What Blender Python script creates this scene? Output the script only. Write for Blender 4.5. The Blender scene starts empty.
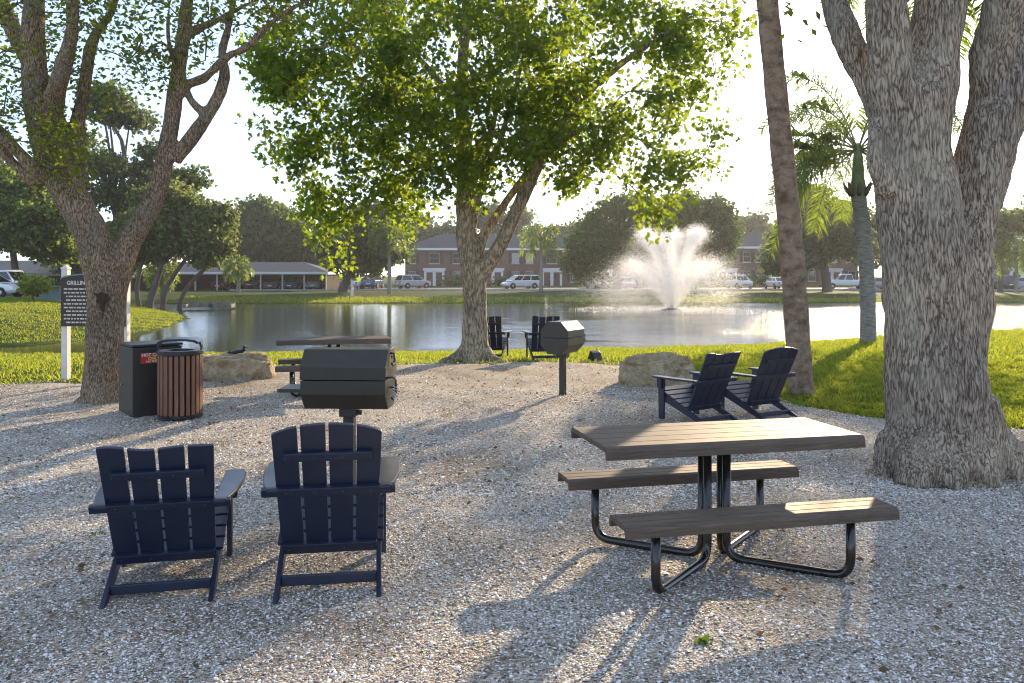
import bpy, bmesh, math, random
import numpy as np
from mathutils import Vector, Matrix, noise
PI = math.pi
sc = bpy.context.scene
COL = sc.collection
rng = np.random.default_rng(7)
random.seed(7)
F, HZ, CX, HC = 850.0, 272.0, 512.0, 1.76      # focal length in px, horizon row, centre column, eye height

def P(px, py, d):
    return np.array([(px - CX) / F * d, d, HC - (py - HZ) / F * d])
def gd(py, z=0.0):                               # distance of a ground pixel row
    return (HC - z) * F / (py - HZ)
def sstep(a, b, x):
    t = np.clip((x - a) / (b - a), 0, 1)
    return t * t * (3 - 2 * t)

# ------------------------------------------------------------------ mesh helpers
def mesh_np(name, verts, loops, totals, smooth=False):
    me = bpy.data.meshes.new(name)
    verts = np.asarray(verts, np.float32); loops = np.asarray(loops, np.int32); totals = np.asarray(totals, np.int32)
    me.vertices.add(len(verts)); me.vertices.foreach_set('co', verts.ravel())
    me.loops.add(len(loops)); me.loops.foreach_set('vertex_index', loops)
    me.polygons.add(len(totals))
    st = np.zeros(len(totals), np.int32); st[1:] = np.cumsum(totals)[:-1]
    me.polygons.foreach_set('loop_start', st); me.polygons.foreach_set('loop_total', totals)
    if smooth: me.polygons.foreach_set('use_smooth', np.ones(len(totals), bool))
    me.update(calc_edges=True); me.validate()
    return me

class MB:
    def __init__(s): s.v = []; s.f = []
    def add(s, vs, fs):
        b = len(s.v); s.v += [tuple(map(float, p)) for p in vs]; s.f += [tuple(i + b for i in f) for f in fs]; return s
    def box(s, c, size, R=None):
        hx, hy, hz = size[0] / 2, size[1] / 2, size[2] / 2
        vs = [Vector((x, y, z)) for z in (-hz, hz) for x, y in ((-hx, -hy), (hx, -hy), (hx, hy), (-hx, hy))]
        if R is not None: vs = [R @ v for v in vs]
        vs = [v + Vector(c) for v in vs]
        return s.add(vs, [(3, 2, 1, 0), (4, 5, 6, 7), (0, 1, 5, 4), (1, 2, 6, 5), (2, 3, 7, 6), (3, 0, 4, 7)])
    def prism(s, pts, a, b, axis='x', M=None):   # outline (2-D, CCW) extruded between a and b along an axis
        n = len(pts)
        def mk(p, t):
            v = {'x': (t, p[0], p[1]), 'y': (p[0], t, p[1]), 'z': (p[0], p[1], t)}[axis]
            return M @ Vector(v) if M is not None else v
        vs = [mk(p, a) for p in pts] + [mk(p, b) for p in pts]
        fs = [tuple(range(n - 1, -1, -1)), tuple(range(n, 2 * n))] + [(i, (i + 1) % n, n + (i + 1) % n, n + i) for i in range(n)]
        return s.add(vs, fs)
    def tube(s, pts, rad, n=8, caps=True):
        pts = [Vector(p) for p in pts]
        if not hasattr(rad, '__len__'): rad = [rad] * len(pts)
        rad = [float(x) for x in rad]; vs = []; prev = None; m = len(pts)
        for i, p in enumerate(pts):
            t = (pts[min(i + 1, m - 1)] - pts[max(i - 1, 0)])
            t = t.normalized() if t.length > 1e-9 else Vector((0, 0, 1))
            if prev is None:
                u = t.cross(Vector((0, 0, 1)) if abs(t.z) < .9 else Vector((1, 0, 0))).normalized()
            else:
                u = (prev - t * prev.dot(t)); u = u.normalized() if u.length > 1e-6 else t.orthogonal().normalized()
            prev = u; w = t.cross(u)
            vs += [p + rad[i] * (u * math.cos(2 * PI * k / n) + w * math.sin(2 * PI * k / n)) for k in range(n)]
        fs = [(i * n + k, i * n + (k + 1) % n, (i + 1) * n + (k + 1) % n, (i + 1) * n + k) for i in range(m - 1) for k in range(n)]
        if caps: fs += [tuple(range(n - 1, -1, -1)), tuple(range((m - 1) * n, m * n))]
        return s.add(vs, fs)
    def lathe(s, prof, n=24, c=(0, 0, 0)):       # prof = [(r, z)...] bottom to top
        vs = [(c[0] + r * math.cos(2 * PI * k / n), c[1] + r * math.sin(2 * PI * k / n), c[2] + z) for r, z in prof for k in range(n)]
        m = len(prof)
        fs = [(i * n + k, i * n + (k + 1) % n, (i + 1) * n + (k + 1) % n, (i + 1) * n + k) for i in range(m - 1) for k in range(n)]
        if prof[0][0] > 1e-6: fs.append(tuple(range(n - 1, -1, -1)))
        if prof[-1][0] > 1e-6: fs.append(tuple(range((m - 1) * n, m * n)))
        return s.add(vs, fs)
    def mesh(s, name, bevel=0, seg=2, smooth=False, angle=0.6):
        me = bpy.data.meshes.new(name); me.from_pydata(s.v, [], s.f)
        bm = bmesh.new(); bm.from_mesh(me)
        bmesh.ops.recalc_face_normals(bm, faces=bm.faces)
        if bevel:
            es = [e for e in bm.edges if len(e.link_faces) == 2 and e.calc_face_angle(0) > angle]
            bmesh.ops.bevel(bm, geom=es, offset=bevel, segments=seg, affect='EDGES', profile=.5, clamp_overlap=True)
        bm.to_mesh(me); bm.free()
        if smooth: me.polygons.foreach_set('use_smooth', np.ones(len(me.polygons), bool))
        return me

def obj(name, me, mat, parent=None, **kw):
    if isinstance(me, MB): me = me.mesh(name, **kw)
    o = bpy.data.objects.new(name, me); COL.objects.link(o)
    if mat is not None:
        if len(me.materials) == 0: me.materials.append(mat)
    if parent is not None: o.parent = parent
    return o
def tag(o, label=None, cat=None, group=None, kind=None):
    if label: o['label'] = label
    if cat: o['category'] = cat
    if group: o['group'] = group
    if kind: o['kind'] = kind
    return o
def empty(name, loc, rz=0.0, label=None, cat=None, group=None, scale=1.0):
    o = bpy.data.objects.new(name, None); COL.objects.link(o)
    o.location = [float(a) for a in loc]; o.rotation_euler = (0, 0, rz); o.scale = (scale,) * 3; o.empty_display_size = .1
    return tag(o, label, cat, group)
def copy_tree(o, parent=None):
    c = o.copy(); COL.objects.link(c); c.parent = parent
    for ch in [x for x in KIDS(o)]: copy_tree(ch, c)
    return c
def KIDS(o): return [x for x in bpy.data.objects if x.parent == o]
def shift(me, base):                              # world-coordinate mesh -> local to its thing
    co = np.empty(len(me.vertices) * 3, np.float32); me.vertices.foreach_get('co', co)
    co = co.reshape(-1, 3) - np.asarray(base, np.float32); me.vertices.foreach_set('co', co.ravel()); me.update()
    return me

def joined(name, a, b, mats):                      # two meshes in one, second material on the second
    out = []
    for me in (a, b):
        co = np.empty(len(me.vertices) * 3, np.float32); me.vertices.foreach_get('co', co)
        lp = np.empty(len(me.loops), np.int32); me.loops.foreach_get('vertex_index', lp)
        tt_ = np.empty(len(me.polygons), np.int32); me.polygons.foreach_get('loop_total', tt_)
        sm = np.empty(len(me.polygons), bool); me.polygons.foreach_get('use_smooth', sm); out.append((co.reshape(-1, 3), lp, tt_, sm))
    (c1, l1, t1_, s1), (c2, l2, t2_, s2) = out
    me = mesh_np(name, np.concatenate([c1, c2]), np.concatenate([l1, l2 + len(c1)]), np.concatenate([t1_, t2_]))
    if len(me.polygons) == len(t1_) + len(t2_):
        me.polygons.foreach_set('use_smooth', np.concatenate([s1, s2])); me.polygons.foreach_set('material_index', np.concatenate([np.zeros(len(t1_), np.int32), np.ones(len(t2_), np.int32)]))
    for m in mats: me.materials.append(m)
    bpy.data.meshes.remove(a); bpy.data.meshes.remove(b); return me

# ------------------------------------------------------------------ material helpers
class NT:
    def __init__(s, name):
        s.m = bpy.data.materials.new(name); s.m.use_nodes = True
        s.t = s.m.node_tree; s.t.nodes.clear()
        s.out = s.n('ShaderNodeOutputMaterial')
    def n(s, typ, inp=None, **kw):
        nd = s.t.nodes.new(typ)
        for k, v in kw.items(): setattr(nd, k, v)
        for k, v in (inp or {}).items(): s.set(nd, k, v)
        return nd
    def set(s, nd, k, v):
        i = nd.inputs[k]
        if isinstance(v, bpy.types.NodeSocket): s.t.links.new(v, i)
        else:
            if i.type == 'RGBA' and len(v) == 3: v = (*v, 1)
            i.default_value = v
    def coord(s, scale=(1, 1, 1), kind='Object'):
        c = s.n('ShaderNodeTexCoord')
        return s.n('ShaderNodeMapping', {'Vector': c.outputs[kind], 'Scale': scale}).outputs[0]
    def noise(s, vec, scale, detail=4, rough=.55, dist=0):
        return s.n('ShaderNodeTexNoise', {'Vector': vec, 'Scale': scale, 'Detail': detail, 'Roughness': rough, 'Distortion': dist})
    def ramp(s, fac, stops, interp='LINEAR'):
        r = s.n('ShaderNodeValToRGB', {'Fac': fac}); e = r.color_ramp.elements; r.color_ramp.interpolation = interp
        while len(e) < len(stops): e.new(.5)
        for el, (p, c) in zip(e, stops):
            el.position = p; el.color = (*c, 1) if len(c) == 3 else c
        return r.outputs[0]
    def mix(s, fac, a, b, mode='MIX'):
        m = s.n('ShaderNodeMix', data_type='RGBA', blend_type=mode)
        for i, v in ((0, fac), (6, a), (7, b)):
            if isinstance(v, bpy.types.NodeSocket): s.t.links.new(v, m.inputs[i])
            else: m.inputs[i].default_value = v if i == 0 else ((*v, 1) if len(v) == 3 else v)
        return m.outputs[2]
    def math(s, op, a, b=0.0, c=0.0):
        m = s.n('ShaderNodeMath', operation=op)
        for i, v in enumerate((a, b, c)):
            if isinstance(v, bpy.types.NodeSocket): s.t.links.new(v, m.inputs[i])
            else: m.inputs[i].default_value = v
        return m.outputs[0]
    def bump(s, h, strength=.5, dist=.01, normal=None):
        inp = {'Height': h, 'Strength': strength, 'Distance': dist}
        if normal is not None: inp['Normal'] = normal
        return s.n('ShaderNodeBump', inp).outputs[0]
    def bsdf(s, color, rough=.6, normal=None, **kw):
        inp = {'Base Color': color, 'Roughness': rough}
        inp.update({k.replace('_', ' '): v for k, v in kw.items()})
        if normal is not None: inp['Normal'] = normal
        return s.n('ShaderNodeBsdfPrincipled', inp).outputs[0]
    def end(s, shader):
        s.t.links.new(shader, s.out.inputs[0]); return s.m

def flat(name, color, rough=.6, var=.15, scale=6, bump=.0, bscale=80, **kw):
    t = NT(name); v = t.coord()
    n = t.noise(v, scale, 5).outputs[0]
    c = t.ramp(n, [(.3, tuple(x * (1 - var) for x in color)), (.7, tuple(min(1, x * (1 + var)) for x in color))])
    nm = t.bump(t.noise(v, bscale, 3).outputs[0], bump, .004) if bump else None
    r = t.math('MULTIPLY_ADD', n, .2, rough - .1)
    return t.end(t.bsdf(c, r, nm, **kw))

def leaf_mat(name, c1, c2, trans, tw=.45, rough=.45):
    t = NT(name)
    g = t.n('ShaderNodeNewGeometry')
    r = g.outputs['Random Per Island']
    c = t.ramp(r, [(0, c1), (.5, tuple((a + b) / 2 for a, b in zip(c1, c2))), (1, c2)])
    tc = t.mix(r, tuple(x * .75 for x in trans), tuple(x * 1.15 for x in trans))
    p = t.bsdf(c, rough, Specular_IOR_Level=.35)
    tr = t.n('ShaderNodeBsdfTranslucent', {'Color': tc}).outputs[0]
    return t.end(t.n('ShaderNodeMixShader', {0: tw, 1: p, 2: tr}).outputs[0])

def bark_mat(name, ridge, furrow, sxy=22, sz=6, depth=.02, patch=None, strength=.9, rs=.9):
    t = NT(name)
    v0 = t.coord()
    nz = t.noise(v0, 3.5, 3).outputs['Color']
    wv = t.n('ShaderNodeVectorMath', {0: nz, 1: (.05, .05, .12)}, operation='MULTIPLY').outputs[0]
    v1 = t.n('ShaderNodeVectorMath', {0: v0, 1: wv}, operation='ADD').outputs[0]
    v = t.n('ShaderNodeMapping', {'Vector': v1, 'Scale': (sxy, sxy, sz)}).outputs[0]
    rn = t.noise(v, rs, 2.0, .55, .35).outputs[0]
    rg = t.math('ABSOLUTE', t.math('MULTIPLY_ADD', rn, 2.0, -1.0))
    ed = t.n('ShaderNodeTexVoronoi', {'Vector': v, 'Scale': rs * 1.05, 'Randomness': 1.0}, feature='DISTANCE_TO_EDGE').outputs['Distance']
    fine = t.noise(v, 2.6, 5, .7).outputs[0]
    base = t.math('MINIMUM', t.math('MULTIPLY_ADD', ed, .45, t.math('MULTIPLY', rg, .75)), .30)
    h = t.math('MULTIPLY_ADD', fine, .16, t.math('SUBTRACT', base, .04))
    col = t.ramp(h, [(.08, furrow), (.18, tuple((a * .5 + b * .5) for a, b in zip(ridge, furrow))), (.33, ridge), (.44, tuple(min(1, a * 1.25) for a in ridge))])
    big = t.noise(v0, 1.3, 4).outputs[0]
    alt = t.ramp(big, [(.35, (.62, .62, .64)), (.65, (1, .97, .93))])
    col = t.mix(1.0, col, alt, 'MULTIPLY')
    if patch:
        pm = t.ramp(t.noise(v0, 2.2, 5, .6).outputs[0], [(.52, (0, 0, 0)), (.62, (1, 1, 1))])
        col = t.mix(t.math('MULTIPLY', pm, .3), col, patch)
    nm = t.bump(h, strength, depth)
    return t.end(t.bsdf(col, .88, nm, Specular_IOR_Level=.2))

# ------------------------------------------------------------------ foliage
T_OVAL = (np.array([[0, 0, 0], [.28, .5, .08], [0, 1, -.05], [-.28, .5, .08]]), [(0, 1, 2), (0, 2, 3)])
T_LOBE = (np.array([[0, 0, 0], [.42, .12, .06], [.34, .42, .05], [.62, .72, -.06], [.22, .70, .02], [0, 1.08, -.10], [-.22, .70, .02], [-.62, .72, -.06], [-.34, .42, .05], [-.42, .12, .06], [0, .45, .0]]),
          [(10, 0, 1), (10, 1, 2), (10, 2, 3), (10, 3, 4), (10, 4, 5), (10, 5, 6), (10, 6, 7), (10, 7, 8), (10, 8, 9), (10, 9, 0)])
T_CLUMP = (np.array([[0, 0, 0], [.5, .25, .15], [.3, .8, -.1], [-.15, 1., .1], [-.5, .45, -.12], [.15, -.25, .5], [.1, .45, .75], [-.12, .9, .25], [.45, -.35, -.35], [-.45, -.3, -.25]]),
           [(0, 1, 2, 3), (0, 3, 4), (0, 5, 6, 7), (0, 8, 1), (0, 9, 4)])
T_NEEDLE = (np.array([[0, 0, 0], [.06, .5, .02], [0, 1, -.05], [-.06, .5, .02]]), [(0, 1, 2, 3)])

def rand_rot(n, r, up=0.0):
    q = r.normal(size=(n, 4)); q /= np.linalg.norm(q, axis=1)[:, None]
    w, x, y, z = q.T
    return np.stack([np.stack([1 - 2 * (y * y + z * z), 2 * (x * y - z * w), 2 * (x * z + y * w)], 1),
                     np.stack([2 * (x * y + z * w), 1 - 2 * (x * x + z * z), 2 * (y * z - x * w)], 1),
                     np.stack([2 * (x * z - y * w), 2 * (y * z + x * w), 1 - 2 * (x * x + y * y)], 1)], 1)
def frame_rot(ydir, r, roll=None):                # rotation whose local y = ydir, random roll about it
    y = ydir / (np.linalg.norm(ydir, axis=1)[:, None] + 1e-9)
    a = r.normal(size=y.shape); x = np.cross(a, y); x /= np.linalg.norm(x, axis=1)[:, None] + 1e-9
    z = np.cross(x, y)
    return np.stack([x, y, z], 2)
def scatter(name, cen, size, R, tpl):
    T, fs = tpl; n = len(cen); k = len(T)
    v = cen[:, None, :] + np.einsum('nij,kj->nki', R, T) * size[:, None, None]
    lp = np.concatenate([np.array(f) for f in fs]); tot = np.array([len(f) for f in fs])
    loops = (lp[None, :] + (np.arange(n) * k)[:, None]).ravel()
    return mesh_np(name, v.reshape(-1, 3), loops, np.tile(tot, n))
def droop_rot(n, r, droop=.5):                     # leaves hanging outward and down, faces turned mostly sideways/up
    a = r.uniform(0, 2 * PI, n)
    yd = np.stack([np.cos(a), np.sin(a), -droop + r.normal(size=n) * .5], 1)
    return frame_rot(yd, r)

def in_blobs(blobs, n, r, shell=.35, keep=None):
    """points in a union of ellipsoids (cx,cy,cz,rx,ry,rz,weight)"""
    b = np.array(blobs, float); w = b[:, 6] / b[:, 6].sum()
    idx = r.choice(len(b), n, p=w)
    d = r.normal(size=(n, 3)); d /= np.linalg.norm(d, axis=1)[:, None]
    rad = r.uniform(shell ** 3, 1, n) ** (1 / 3)
    return b[idx, :3] + d * rad[:, None] * b[idx, 3:6]

def grow(limbs, targets, seg, r, tip=.012, cap=.6, wig=.12, expo=.45):
    """limbs: list of (points, radii) already built. Returns list of tubes (pts, radii) that carry each target."""
    pos, par, rad = [], [], []
    for pts, rr in limbs:
        pts = np.asarray(pts, float); first = True
        for i in range(len(pts) - 1):
            k = max(1, int(np.linalg.norm(pts[i + 1] - pts[i]) / seg))
            for j in range(k):
                if i == 0 and len(pts) > 2 and j < k - 1 and first: continue
                t = (j + .5) / k
                pos.append(pts[i] * (1 - t) + pts[i + 1] * t); par.append(-1); rad.append(rr[i] * (1 - t) + rr[i + 1] * t)
        pos.append(pts[-1]); par.append(-1); rad.append(rr[-1])
    n0 = len(pos); chains = []
    A = np.zeros((n0 + len(targets) * 12 + 10, 3)); A[:n0] = pos; n = n0
    dd = np.array([np.min(np.linalg.norm(A[:n0] - t, axis=1)) for t in targets])
    for ti in np.argsort(dd):
        t = targets[ti]; df = t - A[:n]
        dist = np.linalg.norm(df, axis=1)
        cost = dist * (1 + .35 * np.clip(-df[:, 2] / (dist + 1e-6), 0, 1)) + (np.arange(n) < n0) * 0.0
        k = int(np.argmin(cost)); L = dist[k]
        if L < 1e-3: continue
        m = min(10, max(2, int(L / seg)))
        off = r.normal(size=3) * wig * L; off[2] += .10 * L
        ch = [k]
        for j in range(1, m + 1):
            s = j / m; p = A[k] * (1 - s) + t * s + off * math.sin(PI * s) * .8 + r.normal(size=3) * wig * .25 * L / m
            if j == m: p = t
            A[n] = p; par.append(ch[-1]); ch.append(n); n += 1
        chains.append(ch)
        if n > len(A) - 14: break
    cnt = np.zeros(n)
    for ch in chains: cnt[ch[-1]] += 1
    for i in range(n - 1, n0 - 1, -1): cnt[par[i]] += cnt[i]
    out = []
    for ch in chains:
        rr = [tip * max(1, cnt[i]) ** expo for i in ch]
        rr[0] = rr[1]
        if ch[0] < n0:
            c0 = rad[ch[0]] * cap; rr = [min(x, c0) for x in rr]
        rr[-1] = min(rr[-1], tip)
        out.append(([A[i] for i in ch], rr))
    return out

def smooth_path(pts, rad, sub=4):
    pts = [np.asarray(p, float) for p in pts]; o = []; ro = []; n = len(pts)
    for i in range(n - 1):
        p0, p1, p2, p3 = pts[max(i - 1, 0)], pts[i], pts[i + 1], pts[min(i + 2, n - 1)]
        for j in range(sub):
            t = j / sub
            o.append(.5 * ((2 * p1) + (-p0 + p2) * t + (2 * p0 - 5 * p1 + 4 * p2 - p3) * t * t + (-p0 + 3 * p1 - 3 * p2 + p3) * t ** 3))
            ro.append(rad[i] * (1 - t) + rad[i + 1] * t)
    o.append(pts[-1]); ro.append(rad[-1]); return o, ro

def fused(name, tubes, voxel=.03, smooth=6, amp=.02, freq=2.5, n=14, extra=None, foot=None):
    """several tapered limbs melted into one bark surface"""
    mb = MB()
    for pts, rr in tubes: mb.tube(pts, rr, n)
    if extra: extra(mb)
    me = mb.mesh(name + '_raw'); o = bpy.data.objects.new(name + '_raw', me); COL.objects.link(o)
    m = o.modifiers.new('r', 'REMESH'); m.mode = 'VOXEL'; m.voxel_size = voxel
    s = o.modifiers.new('s', 'SMOOTH'); s.iterations = smooth; s.factor = .5
    dg = bpy.context.evaluated_depsgraph_get(); dg.update()
    out = bpy.data.meshes.new_from_object(o.evaluated_get(dg)); out.name = name
    bpy.data.objects.remove(o); bpy.data.meshes.remove(me)
    nv = len(out.vertices); co = np.empty(nv * 3, np.float32); no = np.empty(nv * 3, np.float32)
    out.vertices.foreach_get('co', co); out.vertices.foreach_get('normal', no)
    co = co.reshape(-1, 3); no = no.reshape(-1, 3)
    d = np.array([noise.fractal(Vector((p[0] * freq, p[1] * freq, p[2] * freq * .45)), .8, 2.1, 4) for p in co.tolist()], np.float32)
    if foot:                                       # gnarled root flare
        k = np.clip(1 - (co[:, 2] - foot[0]) / foot[1], 0, 1)
        d2 = np.array([noise.fractal(Vector((p[0] * 6, p[1] * 6, p[2] * 3.5)), .7, 2.2, 4) + .8 * abs(noise.noise(Vector((p[0] * 3.1, p[1] * 3.1, p[2] * 1.2)))) for p in co.tolist()], np.float32)
        d = d + k * d2 * foot[2] / amp
    co += no * (d * amp)[:, None]
    out.vertices.foreach_set('co', co.ravel()); out.polygons.foreach_set('use_smooth', np.ones(len(out.polygons), bool)); out.update()
    return out
# ================================================================== SETTING
WATER = -.8
POND = np.array([(-60, 25.2), (-22, 25.3), (-15.4, 25.8), (-8, 26.4), (0, 27.2), (6, 28.5), (11, 30.6), (15.5, 34), (22, 37), (40, 42), (85, 50),
                 (110, 68), (60, 72.5), (30, 70.5), (0, 70), (-20, 69.2), (-29, 68), (-27, 62), (-23.4, 56), (-19.5, 50), (-17.9, 46.5), (-16.3, 41), (-15.4, 36),
                 (-15.7, 32), (-17.2, 29.6), (-22, 28.6), (-60, 29.5)], float)
YB = np.array([(-60, 12.6), (-30, 12.9), (-8, 13.2), (-6, 13.6), (-4.1, 15.0), (-1.4, 16.7), (1.7, 16.5), (2.6, 15.6), (3.2, 13.8), (3.45, 12.3), (3.7, 11.1), (4.3, 10.3), (4.9, 9.9), (6, 9.3), (10, 8.4), (30, 6), (60, 3)])
def yb(x):
    x = np.asarray(x, float)
    return np.interp(x, YB[:, 0], YB[:, 1]) + .06 * np.sin(x * 2.3) + .04 * np.sin(x * 5.1 + 1) + .025 * np.sin(x * 13.)
def pond_dist(p):                                  # signed distance to the shore, positive on land
    p = np.asarray(p, float); d = np.full(len(p), 1e9); ins = np.zeros(len(p), bool); n = len(POND)
    for i in range(n):
        a, b = POND[i], POND[(i + 1) % n]; ab = b - a
        t = np.clip(((p - a) @ ab) / (ab @ ab), 0, 1)
        d = np.minimum(d, np.linalg.norm(p - a - t[:, None] * ab, axis=1))
        c = ((a[1] > p[:, 1]) != (b[1] > p[:, 1])) & (p[:, 0] < (b[0] - a[0]) * (p[:, 1] - a[1]) / (b[1] - a[1] + 1e-12) + a[0])
        ins ^= c
    return np.where(ins, -d, d)
def H(x, y):
    x = np.atleast_1d(np.asarray(x, float)); y = np.atleast_1d(np.asarray(y, float))
    d = pond_dist(np.stack([x, y], 1))
    d = d + (.22 * np.sin(x * 1.1 + y * .7) + .15 * np.sin(x * 2.9 - y * 2.1)) * np.clip(1 - np.abs(d) / 4, 0, 1)
    lvl = -.35 * sstep(50, 72, y) + (.18 * sstep(-14, -22, x) * sstep(28, 36, y) * sstep(66, 50, y))
    slope = np.where(y > 66, .062, np.where((x < -14) & (y > 28), .13, .0755))
    land = WATER + .03 + slope * d
    z = np.where(d > 0, lvl - np.log1p(np.exp(np.clip((lvl - land) * 14, -40, 40))) / 14, WATER + .03 + d * .3)
    z = np.maximum(z, -2.2)
    z += np.where(d > 0, (.02 * np.sin(x * .9 + 1) * np.sin(y * .8) + .012 * np.sin(x * 2.3) * np.sin(y * 1.9 + 2)), 0) * sstep(11, 16, y)
    return z
def h1(x, y): return float(H(x, y)[0])
def G(px, py, d): x = (px - CX) / F * d; return np.array([x, d, h1(x, d)])

def grid_mesh(name, xs, ys, zf):
    X, Y = np.meshgrid(xs, ys); Z = zf(X.ravel(), Y.ravel())
    v = np.stack([X.ravel(), Y.ravel(), Z], 1); nx, ny = len(xs), len(ys)
    i = (np.arange(ny - 1)[:, None] * nx + np.arange(nx - 1)[None, :]).ravel()
    return mesh_np(name, v, np.stack([i, i + 1, i + nx + 1, i + nx], 1).ravel(), np.full(len(i), 4), True)

# ---- lawn / ground sheet
def lawn_material():
    t = NT('lawn_grass'); v = t.coord()
    a = t.noise(v, .35, 5, .6).outputs[0]; b = t.noise(v, 9, 5, .7).outputs[0]
    c = t.ramp(a, [(.3, (.030, .052, .008)), (.55, (.055, .088, .012)), (.75, (.095, .110, .024))])
    d = t.ramp(b, [(.35, (.35, .35, .3)), (.65, (1.2, 1.2, 1.1))])
    c = t.mix(1, c, d, 'MULTIPLY')
    nm = t.bump(b, .8, .08)
    p = t.bsdf(c, .9, nm, Specular_IOR_Level=.1)
    return t.end(p)
M_LAWN = lawn_material()
xs = np.concatenate([np.linspace(-260, -60, 24), np.linspace(-58, -22, 40), np.linspace(-21.5, 24, 140), np.linspace(25, 90, 60), np.linspace(95, 260, 24)])
ys = np.concatenate([np.linspace(-40, 8, 20), np.linspace(8.5, 40, 130), np.linspace(40.6, 84, 90), np.linspace(86, 130, 24), np.linspace(140, 420, 24)])
tag(obj('lawn', grid_mesh('lawn', xs, ys, lambda x, y: H(x, y) - .10 * sstep(.15, .5, yb(x) - y)), M_LAWN), kind='structure')

# ---- gravel bed
def gravel_material():
    t = NT('shell_gravel'); v = t.coord()
    w = t.n('ShaderNodeVectorMath', {0: v, 1: t.n('ShaderNodeVectorMath', {0: t.noise(v, 40, 2).outputs['Color'], 1: (.012, .012, .012)}, operation='MULTIPLY').outputs[0]}, operation='ADD').outputs[0]
    v1 = t.n('ShaderNodeTexVoronoi', {'Vector': w, 'Scale': 70.0})
    v2 = t.n('ShaderNodeTexVoronoi', {'Vector': w, 'Scale': 140.0})
    pal = [(0, (.05, .036, .026)), (.15, (.16, .12, .085)), (.35, (.32, .265, .20)), (.6, (.52, .47, .40)), (.85, (.72, .69, .64)), (1, (.42, .33, .24))]
    s1 = t.n('ShaderNodeSeparateColor', {0: v1.outputs['Color']}).outputs[0]
    s2 = t.n('ShaderNodeSeparateColor', {0: v2.outputs['Color']}).outputs[1]
    c = t.mix(.45, t.ramp(s1, pal), t.ramp(s2, pal))
    big = t.noise(v, 1.1, 6, .65).outputs[0]
    c = t.mix(1, c, t.ramp(big, [(.32, (.66, .59, .51)), (.48, (.94, .91, .87)), (.66, (1.15, 1.14, 1.12))]), 'MULTIPLY')
    c = t.mix(1, c, t.ramp(t.noise(v, .38, 5, .6).outputs[0], [(.36, (.95, .88, .80)), (.52, (1.18, 1.18, 1.18))]), 'MULTIPLY')
    h = t.math('ADD', t.math('MULTIPLY', s1, .6), t.math('MULTIPLY', s2, .4))
    h = t.math('SUBTRACT', h, t.math('MULTIPLY', v1.outputs['Distance'], 1.2))
    nm = t.bump(h, .9, .016)
    return t.end(t.bsdf(c, .85, nm, Specular_IOR_Level=.25))
M_GRAV = gravel_material()
def gravel_h(x, y):
    return .022 * np.sin(x * 1.7 + .6 * y) * np.sin(y * 1.3 - .4 * x) + .012 * np.sin(x * 4.1 + 2) * np.sin(y * 3.7) + .016
gx = np.concatenate([np.linspace(-60, -10, 40), np.linspace(-9.8, 8, 180), np.linspace(8.3, 60, 40)])
tt = np.concatenate([np.linspace(0, .5, 20)[:-1], np.linspace(.5, 1, 110)])
GX, TT = np.meshgrid(gx, tt); GY = -25 + TT * (yb(GX) + 25)
hz = np.where(GY > 8.0, H(GX.ravel(), GY.ravel()).reshape(GX.shape), 0)
GZ = hz + gravel_h(GX, GY) * np.clip((1 - TT) * 60, 0, 1) + .012
nx = len(gx); i = (np.arange(len(tt) - 1)[:, None] * nx + np.arange(nx - 1)[None, :]).ravel()
tag(obj('gravel_bed', mesh_np('gravel_bed', np.stack([GX.ravel(), GY.ravel(), GZ.ravel()], 1), np.stack([i, i + 1, i + nx + 1, i + nx], 1).ravel(), np.full(len(i), 4), True), M_GRAV), kind='structure')

# ---- loose shell stones lying on it
def stones(n, xa, xb, ya, yb_, smin, smax, r):
    T = np.array([[1, 0, 0], [.35, .9, .1], [-.6, .75, -.1], [-1, -.1, .1], [-.3, -.85, 0], [.65, -.7, .1], [.1, .1, .75], [-.1, -.05, -.7]])
    fs = [(i, (i + 1) % 6, 6) for i in range(6)] + [((i + 1) % 6, i, 7) for i in range(6)]
    c = np.stack([r.uniform(xa, xb, n), ya + (yb_ - ya) * r.uniform(0, 1, n) ** 1.25], 1)
    keep = (c[:, 1] < yb(c[:, 0]) - .03) & (np.abs(c[:, 0]) < c[:, 1] * .75 + 1.2); c = c[keep]; n = len(c)
    pt = .5 + .5 * np.sin(c[:, 0] * 1.9 + 1.3 * np.sin(c[:, 1] * 1.1)) * np.sin(c[:, 1] * 2.3 + np.sin(c[:, 0] * 1.7) * 1.6)
    keep = r.uniform(size=n) < .45 + .65 * pt; c = c[keep]; n = len(c)
    s = smin + (smax - smin) * r.uniform(0, 1, n) ** 1.6 * (1 + .7 * (r.uniform(size=n) > .95))
    z = gravel_h(c[:, 0], c[:, 1]) + .012 + s * .12
    v = T[None] * (1 + .35 * r.normal(size=(n, 8, 1)).clip(-1.3, 1.3))
    v *= np.stack([np.ones(n), r.uniform(.5, 1, n), r.uniform(.22, .6, n)], 1)[:, None, :] * s[:, None, None] * .5
    R = rand_rot(n, r); yaw = r.uniform(0, 2 * PI, n); tilt = r.normal(size=n) * .35
    cy, sy, ct, st = np.cos(yaw), np.sin(yaw), np.cos(tilt), np.sin(tilt); o = np.zeros(n); e = np.ones(n)
    Rz = np.stack([np.stack([cy, -sy, o], 1), np.stack([sy, cy, o], 1), np.stack([o, o, e], 1)], 1)
    Rx = np.stack([np.stack([e, o, o], 1), np.stack([o, ct, -st], 1), np.stack([o, st, ct], 1)], 1)
    v = np.einsum('nij,nkj->nki', Rx @ Rz, v) + np.stack([c[:, 0], c[:, 1], z], 1)[:, None, :]
    return v.reshape(-1, 3), fs, n
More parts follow.
